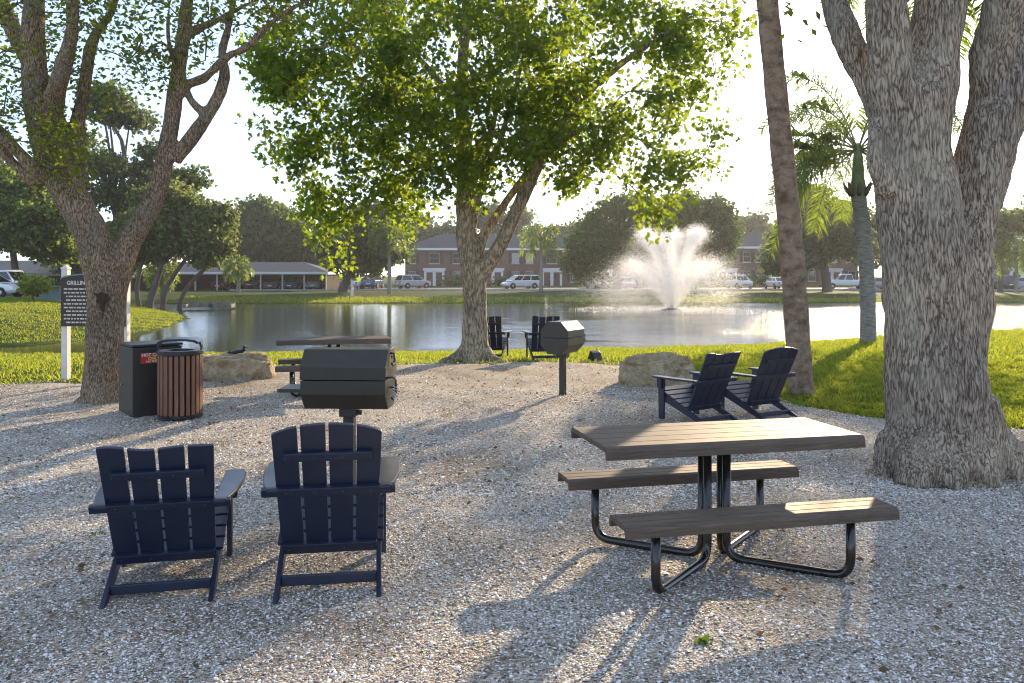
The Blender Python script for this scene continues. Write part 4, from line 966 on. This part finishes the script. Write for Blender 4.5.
FT('broadleaf_tree', 'small loose tree in front of the grey roof at the right edge', 1000, 290, 88, [(1000, 225, 14, 16, 0, 1), (1016, 222, 12, 14, 0, .6), (990, 245, 10, 12, 0, .5)], C_MID, 60, 49, 0.264, rng, 2.5)
FT('sapling', 'small lime green sapling on the lawn beside the white pickup', 33, 312, 47, [(40, 285, 8, 7, 0, 1), (32, 288, 8, 8, 0, 1), (26, 282, 4, 6, 0, .4)], C_LIME, 46, 30, 0.112, rng, 1.0, group=None)
FT('broadleaf_tree', 'mid green tree hanging over the left carport, behind the notice board', 78, 292, 84, [(85, 262, 22, 16, 0, 1.4), (70, 245, 24, 18, 0, 1.4), (110, 255, 20, 22, 0, 1)], C_DARK, 120, 64, 0.330, rng, 4)
FT('broadleaf_tree', 'large dim tree beyond the brick building at the far right', 1060, 290, 130, [(1050, 225, 40, 26, 0, 2), (1090, 235, 40, 30, 0, 2)], C_GREY, 90, 57, 0.528, rng, 4)
FT('broadleaf_tree', 'hazy tree behind the huge oak trunk, seen between trunk and slender palm', 905, 288, 120, [(900, 240, 40, 26, 0, 2), (950, 245, 36, 24, 0, 1.4)], C_GREY, 120, 57, 0.528, rng, 4)
for px, py, d, h, nf, ln, lab in ((238, 291, 86, 2.6, 14, 2.0, 'short feathery palm in front of the carport'), (389, 292, 83, 5.4, 22, 3.0, 'bushy palm left of the silver suv by the brick building'), (541, 289, 92, 5.6, 22, 3.4, 'feathery palm right of the white minivan by the brick building'), (1016, 292, 86, 3.9, 20, 3.2, 'bushy palm at the right edge across the pond'), (162, 294, 72, 2.2, 16, 2.0, 'yellow green palm under the pale spreading tree')):
    b = G(px, py, d)
    palm(lab, b, smooth_path([b - np.array([0, 0, .2]), b + np.array([.05, 0, h * .5]), b + np.array([-.05, 0, h])], [.22, .17, .14], 4), .7 if h > 3 else .3, nf, ln, rng, M_PALM2, 'palms across the pond', per=26, wid=.13, leaflet=.6, droop=1.2, elev=(-.7, 1.3))
# shrubs along the brick facades
M_SHRUB = far_leaf(*C_DARK)
for k, (px, d, w_) in enumerate(((452, 127, 1.3), (467, 127, 1.0), (505, 127, 1.5), (590, 127, 1.6), (610, 127, 1.4), (640, 127, 1.5), (722, 124, 1.3), (762, 124, 1.8), (790, 124, 1.5), (1000, 104, 1.6))):
    b = np.array([(px - CX) / F * d, d, -.35]); n = 420; q = rng.normal(size=(n, 3)) * np.array([w_ * .5, .5, .32]) + np.array([0, 0, .65]); q[:, 2] = np.abs(q[:, 2])
    o = obj('shrub', scatter('shrub', q, rng.uniform(.2, .4, n), rand_rot(n, rng), T_CLUMP), M_SHRUB); o.location = b.tolist(); tag(o, 'low dark clipped shrub against the brick wall across the pond', 'shrub', 'shrubs along the brick walls')
# ================================================================== BUILDINGS, CARS, FOUNTAIN
def brick_mat(name, a, b, mortar):
    t = NT(name); v = t.coord(); w = t.n('ShaderNodeVectorRotate', {'Vector': v, 'Angle': PI / 2}, rotation_type='X_AXIS').outputs[0]
    br = t.n('ShaderNodeTexBrick', {'Vector': w, 'Color1': (*a, 1), 'Color2': (*b, 1), 'Mortar': (*mortar, 1), 'Scale': 4.0, 'Mortar Size': .02, 'Brick Width': .9, 'Row Height': .3}).outputs[0]
    return t.end(t.bsdf(t.mix(1, br, t.ramp(t.noise(v, .4, 4).outputs[0], [(.3, (.8, .8, .8)), (.7, (1.1, 1.1, 1.1))]), 'MULTIPLY'), .9, Specular_IOR_Level=.2))
M_BRICK = brick_mat('brick_wall', (.19, .105, .085), (.155, .085, .070), (.19, .15, .13)); M_BRICKD = brick_mat('dark_brick', (.040, .028, .023), (.032, .023, .019), (.04, .032, .028))
M_ROOF = flat('slate_shingle', (.050, .053, .062), .9, .2, 1.5, .5, 12); M_ROOFC = flat('carport_shingle', (.070, .073, .080), .9, .15, 1.5, .4, 12); M_ROOFB = flat('tan_roof', (.24, .20, .17), .8, .15, 2)
M_TRIMW = flat('white_trim', (.74, .73, .70), .6, .05); M_FRAME = flat('grey_window_frame', (.36, .36, .35), .6, .05); M_SHUT = flat('dark_shutter', (.03, .026, .026), .6, .1); M_DOOR = flat('brown_door', (.10, .042, .035), .5, .1)
def glass_mat(name, c, rough=.06):
    t = NT(name); return t.end(t.bsdf(c, rough, Specular_IOR_Level=.8))
M_PANE = glass_mat('window_pane', (.035, .04, .045)); M_CURT = flat('pale_blind', (.42, .42, .40), .7, .05)
def hip_roof(x0, x1, y0, y1, z, rise, over, gable=False):
    x0, x1, y0, y1 = x0 - over, x1 + over, y0 - over, y1 + over; ym = (y0 + y1) / 2; ins = 0.01 if gable else (y1 - y0) / 2 * .9
    mb = MB(); mb.add([(x0, y0, z), (x1, y0, z), (x1, y1, z), (x0, y1, z), (x0 + ins, ym, z + rise), (x1 - ins, ym, z + rise)], [(0, 1, 5, 4), (1, 2, 5), (2, 3, 4, 5), (3, 0, 4), (3, 2, 1, 0)]); return mb
def apartment(label, x0, x1, y0, depth, z0, eave, rise, bays, shade_seed):
    t = empty('apartment_building', ((x0 + x1) / 2, y0, z0), 0, label, 'building', 'brick apartment buildings'); cx = (x0 + x1) / 2; r = random.Random(shade_seed)
    a, b = x0 - cx, x1 - cx
    mb = MB(); mb.box(((a + b) / 2, depth / 2, eave / 2 - .3), (b - a, depth, eave + .6)); obj('wall', mb, M_BRICK, t)
    rf = obj('roof', hip_roof(a, b, 0, depth, eave + .14, rise, .55), M_ROOF, t)
    mb = MB()
    mb.box(((a + b) / 2, -.56, eave + .02), (b - a + 1.16, .06, .34)); mb.box(((a + b) / 2, -.28, eave - .10), (b - a + 1.0, .50, .06)); mb.box((a - .56, depth / 2, eave + .02), (.06, depth + 1.0, .34)); mb.box((b + .56, depth / 2, eave + .02), (.06, depth + 1.0, .34))
    obj('fascia', mb, M_TRIMW, rf)
    n = max(1, round((b - a) / bays)); w = (b - a) / n
    def window(x, z, wd=1.05, ht=1.5):
        mb = MB(); mb.box((x, -.02, z), (wd + .08, .10, ht + .08)); f = obj('window', mb, M_FRAME, t)
        mb = MB(); mb.box((x, -.075, z - ht * .25), (wd, .03, ht * .46)); mb.box((x, -.075, z + ht * .25), (wd, .03, ht * .46)); obj('pane', mb, M_PANE if r.random() < .8 else M_CURT, f)
        for s in (-1, 1):
            mb = MB(); mb.box((x + s * (wd / 2 + .33), -.03, z), (.44, .07, ht + .15)); obj('shutter', mb, M_SHUT, f)
        mb = MB(); mb.box((x, -.06, z - ht / 2 - .12), (wd + .3, .16, .08)); obj('sill', mb, M_TRIMW, f)
    for k in range(n):
        c = a + (k + .5) * w
        for s in (-1, 1):
            window(c + s * w * .38, eave * .76); window(c + s * w * .38, eave * .26)
        if w > 7.5: window(c, eave * .76, 1.5)
        mb = MB(); mb.box((c, -.05, 1.15), (3.1, .16, 2.5)); mb.box((c, -.09, 2.5), (3.4, .3, .28)); mb.prism([(c - 1.75, 2.64), (c + 1.75, 2.64), (c + 1.65, 2.78), (c - 1.65, 2.78)], -.26, .06, 'y')
        s_ = obj('door_surround', mb, M_TRIMW, t)
        for s in (-1, 1):
            mb = MB(); mb.box((c + s * .72, -.155, 1.08), (.95, .06, 2.1)); dr = obj('door', mb, M_DOOR, s_)
            mb = MB(); mb.box((c + s * .72 - s * .36, -.2, 1.05), (.06, .05, .12)); obj('handle', mb, M_TRIMW, dr)
    return t
s = 130 / F
apartment('long two storey brick building with grey hip roof across the pond, left of the fountain', (405 - CX) * s, (640 - CX) * s, 130, 11, -.42, 5.65, 2.4, 9.4, 3)
s = 134 / F
apartment('brick building with white eaves seen through the fountain spray', (648 - CX) * s, (858 - CX) * s, 134, 11, -.42, 6.0, 2.7, 9.4, 8)
s = 108 / F
apartment('brick building with large grey roof at the right edge beyond the huge oak', (986 - CX) * s, (1200 - CX) * s, 108, 12, -.4, 6.3, 2.9, 9.4, 5)
mb_ = None
def carport(label, x0, x1, y0, depth, z0, h, rise, step, roofm, postm, closed=False):
    t = empty('carport', ((x0 + x1) / 2, y0, z0), 0, label, 'carport'); a, b = -(x1 - x0) / 2, (x1 - x0) / 2
    rf = obj('roof', hip_roof(a, b, 0, depth, h + .2, rise, .3), roofm, t)
    mb = MB(); mb.box((0, -.3, h + .08), (b - a + .6, .08, .26)); mb.box((0, depth / 2, h - .06), (b - a + .4, depth + .2, .06)); obj('fascia', mb, M_TRIMW if not closed else M_ROOFB, rf)
    mb = MB(); mb.box((0, depth - .2, h / 2 - .1), (b - a, .2, h + .0)); mb.box((a + .1, depth / 2, h / 2 - .1), (.2, depth - .6, h)); mb.box((b - .1, depth / 2, h / 2 - .1), (.2, depth - .6, h))
    if closed: mb.box((0, .35, h / 2 - .1), (b - a - .5, .2, h - .02))
    obj('wall', mb, M_BRICKD, t)
    if not closed:
        n = round((b - a) / step)
        for k in range(n + 1):
            mb = MB(); mb.box((a + (b - a) * k / n, .0, h / 2 - .1), (.15, .15, h)); obj('post', mb, postm, t)
    return t
s = 96 / F
carport('long open carport with grey roof and pale posts, on the left across the pond', (130 - CX) * s, (326 - CX) * s, 96, 7.5, -.38, 1.95, 1.15, 2.6, M_ROOFC, flat('carport_post', (.42, .40, .36), .7))
s = 84 / F
carport('low brown garage block with tan roof behind the white pickup', (-90 - CX) * s, (64 - CX) * s, 84, 7, -.3, 1.75, 1.3, 3, M_ROOFB, M_TRIMW, True)

# ---- cars
def paint(name, c): return flat(name, c, .25, .03, 2, Coat_Weight=.8, Coat_Roughness=.05)
PAINT = {k: paint('paint_' + k, c) for k, c in dict(white=(.72, .72, .71), silver=(.42, .42, .42), grey=(.16, .165, .17), blue=(.05, .12, .24), black=(.015, .015, .017), greyblue=(.16, .20, .25), red=(.22, .03, .025)).items()}
M_TYRE = flat('tyre_rubber', (.012, .012, .012), .8); M_RIM = flat('alloy_rim', (.45, .45, .45), .35, .05, Metallic=.8); M_CARGL = glass_mat('car_glass', (.012, .014, .016), .04)
M_LAMP = flat('lamp_lens', (.7, .7, .68), .15, .03); M_TAIL = flat('tail_lens', (.30, .012, .01), .2, .05); M_TRIMK = flat('black_trim', (.02, .02, .02), .5)
SHAPES = {  # stations along the length: (x, z_low, z_belt, half_width) ; greenhouse: (x0,x1 base),(x0,x1 roof), roof z
    'sedan': (4.6, [(-2.3, .42, .62, .72), (-2.15, .28, .88, .84), (-1.4, .22, .95, .90), (0, .20, .95, .91), (1.1, .22, .93, .90), (1.9, .26, .80, .86), (2.3, .36, .60, .70)], (-1.75, 1.15), (-.85, .35), 1.44),
    'suv': (4.6, [(-2.3, .45, .75, .76), (-2.2, .32, 1.02, .86), (-1.4, .26, 1.06, .92), (0, .25, 1.06, .93), (1.1, .26, 1.05, .92), (2.05, .32, .95, .88), (2.3, .42, .70, .74)], (-2.2, 1.25), (-1.85, .45), 1.74),
    'minivan': (5.0, [(-2.5, .42, .75, .78), (-2.4, .30, 1.0, .90), (-1.4, .22, 1.05, .96), (0, .22, 1.03, .97), (1.3, .24, .98, .95), (2.1, .28, .86, .88), (2.5, .38, .62, .72)], (-2.4, 1.75), (-2.1, .65), 1.72),
    'pickup': (5.6, [(-2.8, .55, .85, .80), (-2.75, .42, 1.08, .92), (-1.6, .36, 1.10, .96), (0, .34, 1.12, .97), (1.3, .36, 1.14, .96), (2.5, .42, 1.06, .92), (2.8, .50, .80, .80)], (-.75, 1.45), (-.55, .65), 1.85)}
def make_car(kind, col, label, x, y, rz, group='cars parked across the pond'):
    L_, stn, gb, gr, zr = SHAPES[kind]; t = empty('pickup_truck' if kind == 'pickup' else 'parked_car', (x, y, h1(x, y) + .035), rz, label, 'pickup' if kind == 'pickup' else 'car', group); pm = PAINT[col]
    mb = MB(); prof = []
    for (sx, zl, zb, hw) in stn:
        k = .10; prof.append([(sx, s * w_, z) for s, w_, z in [(-1, hw * .86, zl), (-1, hw, zl + .16), (-1, hw, (zl + zb) / 2), (-1, hw * .985, zb - k), (-1, hw * .90, zb), (1, hw * .90, zb), (1, hw * .985, zb - k), (1, hw, (zl + zb) / 2), (1, hw, zl + .16), (1, hw * .86, zl)]])
    n = 10; vs = [p for q in prof for p in q]; m = len(prof)
    mb.add(vs, [(i * n + k, i * n + (k + 1) % n, (i + 1) * n + (k + 1) % n, (i + 1) * n + k) for i in range(m - 1) for k in range(n)] + [tuple(range(n)), tuple(range((m - 1) * n, m * n))[::-1]])
    zb = 1.0 if kind == 'sedan' else 1.08; zb -= .10; hw = stn[3][3] * .90; hr = hw * .80
    if kind == 'pickup': mb.box((-1.75, 0, 1.12), (1.75, 1.5, .02))
    A = [(gb[0], -hw, zb), (gb[1], -hw, zb), (gb[1], hw, zb), (gb[0], hw, zb)]; B = [(gr[0], -hr, zr - .04), (gr[1], -hr, zr - .04), (gr[1], hr, zr - .04), (gr[0], hr, zr - .04)]; C = [(gr[0] + .12, -hr * .85, zr), (gr[1] - .15, -hr * .85, zr), (gr[1] - .15, hr * .85, zr), (gr[0] + .12, hr * .85, zr)]
    mb.add(A + B + C, [(0, 1, 5, 4), (1, 2, 6, 5), (2, 3, 7, 6), (3, 0, 4, 7), (4, 5, 9, 8), (5, 6, 10, 9), (6, 7, 11, 10), (7, 4, 8, 11), (8, 9, 10, 11)])
    body = obj('body', mb, pm, t, bevel=.03, angle=.4)
    def lerp(p, q, f): return tuple(a + (b - a) * f for a, b in zip(p, q))
    def pane(name, p, q, r_, s_, out, e=.07):      # quad (p,q bottom; s_,r_ top), inset, pushed outwards
        def at(u, v): return Vector(lerp(lerp(p, q, u), lerp(s_, r_, u), v)) + Vector(out) * .012
        a_, b_ = e, 1 - e; mb = MB(); vs = [at(a_, .14), at(b_, .14), at(b_, .90), at(a_, .90)]; o_ = Vector(out) * -.02; mb.add(vs + [v + o_ for v in vs], [(0, 1, 2, 3), (7, 6, 5, 4), (0, 4, 5, 1), (1, 5, 6, 2), (2, 6, 7, 3), (3, 7, 4, 0)]); obj(name, mb, M_CARGL, t)
    for i, j, o_ in ((0, 1, (0, -1, .2)), (3, 2, (0, 1, .2))):
        mids = [0, .5, 1] if kind != 'minivan' else [0, .36, .68, 1]
        for u in range(len(mids) - 1):
            pane('side_window', lerp(A[i], A[j], mids[u]), lerp(A[i], A[j], mids[u + 1]), lerp(B[i], B[j], mids[u + 1]), lerp(B[i], B[j], mids[u]), o_)
    pane('windscreen', A[1], A[2], B[2], B[1], (.8, 0, .5)); pane('rear_window', A[3], A[0], B[0], B[3], (-.8, 0, .4))
    wr = .33 if kind == 'sedan' else .37; wy = stn[3][3] - .10
    for wx in (-L_ * .29, L_ * .31):
        for s in (-1, 1):
            prof = [(wr * .60, -.11), (wr * .96, -.11), (wr, -.07), (wr, .07), (wr * .96, .11), (wr * .60, .11)]; mb = MB(); mb.lathe(prof, 20); mb.v = [(a + wx, c + s * (wy + .015), b + wr) for a, b, c in mb.v]; wl = obj('wheel', mb, M_TYRE, t)
            mb = MB(); mb.lathe([(.05, -.115), (wr * .62, -.100), (wr * .62, .100), (.05, .115)], 14); mb.v = [(a + wx, c + s * (wy + .018), b + wr) for a, b, c in mb.v]; obj('rim', mb, M_RIM, wl)
    fx, rx = stn[-1][0], stn[0][0]; hz_ = stn[-1][2]; rz_ = stn[0][2]
    for s in (-1, 1):
        mb = MB(); mb.box((fx - .13, s * .58, hz_ + .03), (.16, .34, .15)); obj('headlight', mb, M_LAMP, t, bevel=.02)
        mb = MB(); mb.box((rx + .09, s * .62, rz_ + .09), (.14, .22, .22)); obj('tail_light', mb, M_TAIL, t, bevel=.02)
        mb = MB(); mb.box((gb[1] - .35, s * (hw + .12), zb + .14), (.12, .2, .14)); obj('mirror', mb, pm, t, bevel=.02)
    mb = MB(); mb.box((fx - .03, 0, hz_ - .18), (.06, 1.1, .16)); obj('grille', mb, M_TRIMK, t); mb = MB(); mb.box((rx + .02, 0, rz_ - .12), (.06, .5, .13)); obj('number_plate', mb, M_TRIMW, t)
    return t
def car(px, d, kind, col, rz, label, **kw): make_car(kind, col, label, (px - CX) / F * d, d, rz, **kw)
R_ = math.radians
car(413, 108, 'suv', 'silver', R_(38), 'silver suv seen from behind in front of the brick building')
car(521, 107, 'minivan', 'white', R_(205), 'white minivan parked in front of the brick building, right of the maple trunk')
car(597, 108, 'sedan', 'silver', R_(-75), 'pale car under the domed tree, left of the fountain')
car(624, 108, 'sedan', 'white', R_(-75), 'white car glimpsed through the left edge of the fountain spray')
car(739, 106, 'suv', 'white', R_(-80), 'white suv parked right of the fountain')
car(777, 106, 'sedan', 'white', R_(95), 'white sedan seen from behind, just left of the leaning palm')
car(846, 104, 'pickup', 'white', R_(170), 'white pickup between the leaning palm and the slender palm')
car(876, 104, 'sedan', 'greyblue', R_(190), 'grey blue sedan behind the slender palm trunk')
car(997, 101, 'suv', 'black', R_(100), 'dark suv at the right edge across the pond')
car(1022, 101, 'sedan', 'silver', R_(150), 'silver sedan at the right edge, next to the dark suv')
car(334, 106, 'suv', 'black', R_(60), 'dark car just right of the carport end'); car(347, 107, 'sedan', 'greyblue', R_(80), 'grey blue car behind the crooked dark tree'); car(361, 107, 'sedan', 'white', R_(70), 'white sedan behind the white marker post'); car(373, 107, 'suv', 'blue', R_(85), 'dark blue suv left of the bushy palm')
g_ = 'cars inside the carport'
car(316, 100, 'sedan', 'silver', R_(92), 'silver sedan in the last carport bay', group=g_); car(295, 100, 'sedan', 'blue', R_(88), 'blue sedan inside the carport', group=g_); car(275, 100, 'sedan', 'grey', R_(90), 'grey sedan in the dim middle of the carport', group=g_); car(254, 100, 'suv', 'black', R_(92), 'black suv deep inside the carport', group=g_); car(224, 100, 'sedan', 'red', R_(90), 'dim red sedan inside the carport near the short palm', group=g_)
g_ = 'vehicles on the drive at the left'
car(6, 57.5, 'pickup', 'white', R_(-12), 'white pickup truck on the drive at the left edge', group=g_); car(-12, 53.8, 'sedan', 'white', R_(-4), 'white car nose at the left edge, nearer than the pickup', group=g_)

# ---- fountain
FD = 57.3; fx, fy = (672 - CX) / F * FD, FD
ft = empty('fountain', (fx, fy, WATER), 0, 'floating fountain throwing white jets in the middle of the pond', 'fountain')
mb = MB(); mb.lathe([(.001, -.2), (.75, -.18), (.82, -.05), (.75, .07), (.35, .12), (.001, .13)], 24); obj('float', mb, M_BLACK, ft, smooth=True)
mb = MB()
mb.lathe([(.001, .1), (.10, .11), (.06, .28), (.08, .34), (.001, .35)], 12); obj('nozzle', mb, M_TRIMK, ft, smooth=True)
t = NT('water_spray'); M_SPRAY = t.end(t.n('ShaderNodeMixShader', {0: .82, 1: t.bsdf((.9, .9, .9), .2, Specular_IOR_Level=.8), 2: t.n('ShaderNodeBsdfTranslucent', {'Color': (.98, .98, .97, 1)}).outputs[0]}).outputs[0])
T_DROP = (np.array([[-.5, -.35, 0], [.5, -.35, .12], [.1, .55, -.1], [-.1, .05, .5]]), [(0, 1, 2), (0, 2, 3)])
def jet(az, R, Hh, n, size, r, smax=1.5, ex=1.6, sp=.05):
    """water thrown outwards, slowed by the air, breaking up into drops near the top"""
    s_ = r.uniform(0, 1, n) ** .55 * smax; up = np.minimum(s_, 1); dn = np.maximum(s_ - 1, 0)
    x = R * up + R * .55 * dn; z = Hh * (1 - (1 - up) ** ex) - Hh * 2.2 * dn ** 1.6
    w_ = sp * (.45 + up * 1.4 + dn * 5)
    p = np.stack([math.cos(az) * x, math.sin(az) * x, z + .25], 1) + np.stack([r.normal(size=n), r.normal(size=n), r.normal(size=n) * .8], 1) * (w_ * R ** .5 * 1.5)[:, None]
    p[:, 0] -= .35 * dn * r.uniform(0, 2, n)
    p = p[p[:, 2] > 0.0]; k = len(p)
    return scatter('jet', p, size * r.uniform(.5, 1.5, k), rand_rot(k, r), T_DROP)
for az, R_up, h_up in ((0, .12, 5.35), (.35, 1.95, 5.1), (PI - .3, 1.9, 5.0), (PI + .4, 1.7, 4.8), (-.45, 1.75, 4.9), (PI / 2, 1.6, 4.8), (-PI / 2, 1.6, 4.7)):
    obj('jet', jet(az, R_up, h_up, 9000, .030, rng, 1.12, 1.35, .085), M_SPRAY, ft)
for k in range(10):
    obj('jet', jet(2 * PI * k / 10, 2.95, 2.85, 7800, .028, rng, 1.65, 1.3, .085), M_SPRAY, ft)
n = 110000; a = rng.uniform(0, 2 * PI, n); zz = 4.7 * rng.uniform(0, 1, n) ** 1.15; rm = np.where(zz < 2.9, .2 + zz * 1.0, 3.1 - (zz - 2.9) * .45); rr = rm * rng.uniform(0, 1, n) ** .6 * rng.normal(1, .08, n)
q_ = rng.uniform(size=n) < .22; zz = np.where(q_, rng.uniform(0, 2.6, n), zz); rr = np.where(q_, rng.normal(3.6, .9, n), rr)
p = np.stack([np.cos(a) * rr - .25 * zz * rng.uniform(0, 1, n), np.sin(a) * rr, zz + .03], 1)
obj('mist', scatter('mist', p, rng.uniform(.009, .022, n), rand_rot(n, rng), T_DROP), M_SPRAY, ft)
n = 5500; x = -1.5 - np.minimum(rng.exponential(1.9, n), 7); p = np.stack([x, rng.normal(size=n) * 1.6, np.abs(rng.normal(size=n)) * .55 + rng.uniform(0, 1, n) * np.maximum(0, 3.6 + .42 * x) + .05], 1)
obj('drifting_drops', scatter('drifting_drops', p, rng.uniform(.014, .036, n), rand_rot(n, rng), T_DROP), M_SPRAY, ft)
n = 2600; a = rng.uniform(0, 2 * PI, n); rr = rng.uniform(.5, 7, n); p = np.stack([np.cos(a) * rr, np.sin(a) * rr * .9, np.abs(rng.normal(size=n)) * .06], 1)
obj('splash', scatter('splash', p, rng.uniform(.03, .07, n), rand_rot(n, rng), T_DROP), M_SPRAY, ft)
HAZE = .0004
VEIL = (2.5, 3.05, 4.0)
SKY_STR, SUN_STR, EXPO = .105, 5.0, .92
M_HAZE = bpy.data.materials.new('haze'); M_HAZE.use_nodes = True; _n = M_HAZE.node_tree; _n.nodes.clear()
_o = _n.nodes.new('ShaderNodeOutputMaterial'); _v = _n.nodes.new('ShaderNodeVolumePrincipled'); _n.links.new(_v.outputs[0], _o.inputs['Volume'])
_v.inputs['Color'].default_value = (.95, .96, 1, 1); _v.inputs['Density'].default_value = HAZE; _v.inputs['Anisotropy'].default_value = .45
if HAZE > 0:
    hb = MB(); hb.box((0, 190, 7), (540, 480, 20.6)); tag(obj('haze', hb, M_HAZE), 'thin warm haze over the pond and the far bank', 'haze', kind='stuff')
# ================================================================== LIGHT, SKY, CAMERA
AZ, EL = math.radians(24.8), math.radians(17.3)
w = bpy.data.worlds.new('World'); sc.world = w; w.use_nodes = True
nt = w.node_tree; bg = nt.nodes['Background']
sky = nt.nodes.new('ShaderNodeTexSky'); sky.sky_type = 'NISHITA'; sky.sun_disc = False
sky.sun_elevation = EL; sky.sun_rotation = AZ; sky.air_density = .5; sky.dust_density = .4; sky.ozone_density = 1.0; sky.altitude = 10
ad = nt.nodes.new('ShaderNodeMix'); ad.data_type = 'RGBA'; ad.blend_type = 'ADD'; ad.inputs[0].default_value = 1.0; ad.inputs[7].default_value = (*VEIL, 1)   # thin even high cloud over the clear sky
nt.links.new(sky.outputs[0], ad.inputs[6]); nt.links.new(ad.outputs[2], bg.inputs[0]); bg.inputs[1].default_value = SKY_STR
sl = bpy.data.lights.new('sun', 'SUN'); sl.energy = SUN_STR; sl.angle = math.radians(.5); sl.color = (1, .77, .49)
so = bpy.data.objects.new('sun', sl); COL.objects.link(so)
sd = Vector((math.sin(AZ) * math.cos(EL), math.cos(AZ) * math.cos(EL), math.sin(EL)))
so.rotation_euler = sd.to_track_quat('Z', 'Y').to_euler(); so.location = (30, 60, 40)
cam = bpy.data.cameras.new('camera'); co_ = bpy.data.objects.new('camera', cam); COL.objects.link(co_)
co_.location = (0, 0, HC); co_.rotation_euler = (PI / 2, 0, 0)
cam.sensor_width = 36; cam.sensor_fit = 'HORIZONTAL'; cam.lens = 36 * F / 1024
cam.shift_y = -(341.5 - HZ) / 1024; cam.clip_end = 3000; cam.clip_start = .05
sc.camera = co_
sc.view_settings.view_transform = 'Standard'; sc.view_settings.look = 'None'; sc.view_settings.gamma = 1; sc.view_settings.use_curve_mapping = False
sc.view_settings.exposure = EXPO
sc.cycles.max_bounces = 8; sc.cycles.diffuse_bounces = 4; sc.cycles.glossy_bounces = 3; sc.cycles.transmission_bounces = 4; sc.cycles.transparent_max_bounces = 6
sc.cycles.sample_clamp_indirect = 6; sc.cycles.sample_clamp_direct = 0; sc.cycles.caustics_reflective = False; sc.cycles.caustics_refractive = False
sc.cycles.use_denoising = True; sc.cycles.filter_width = 1.1
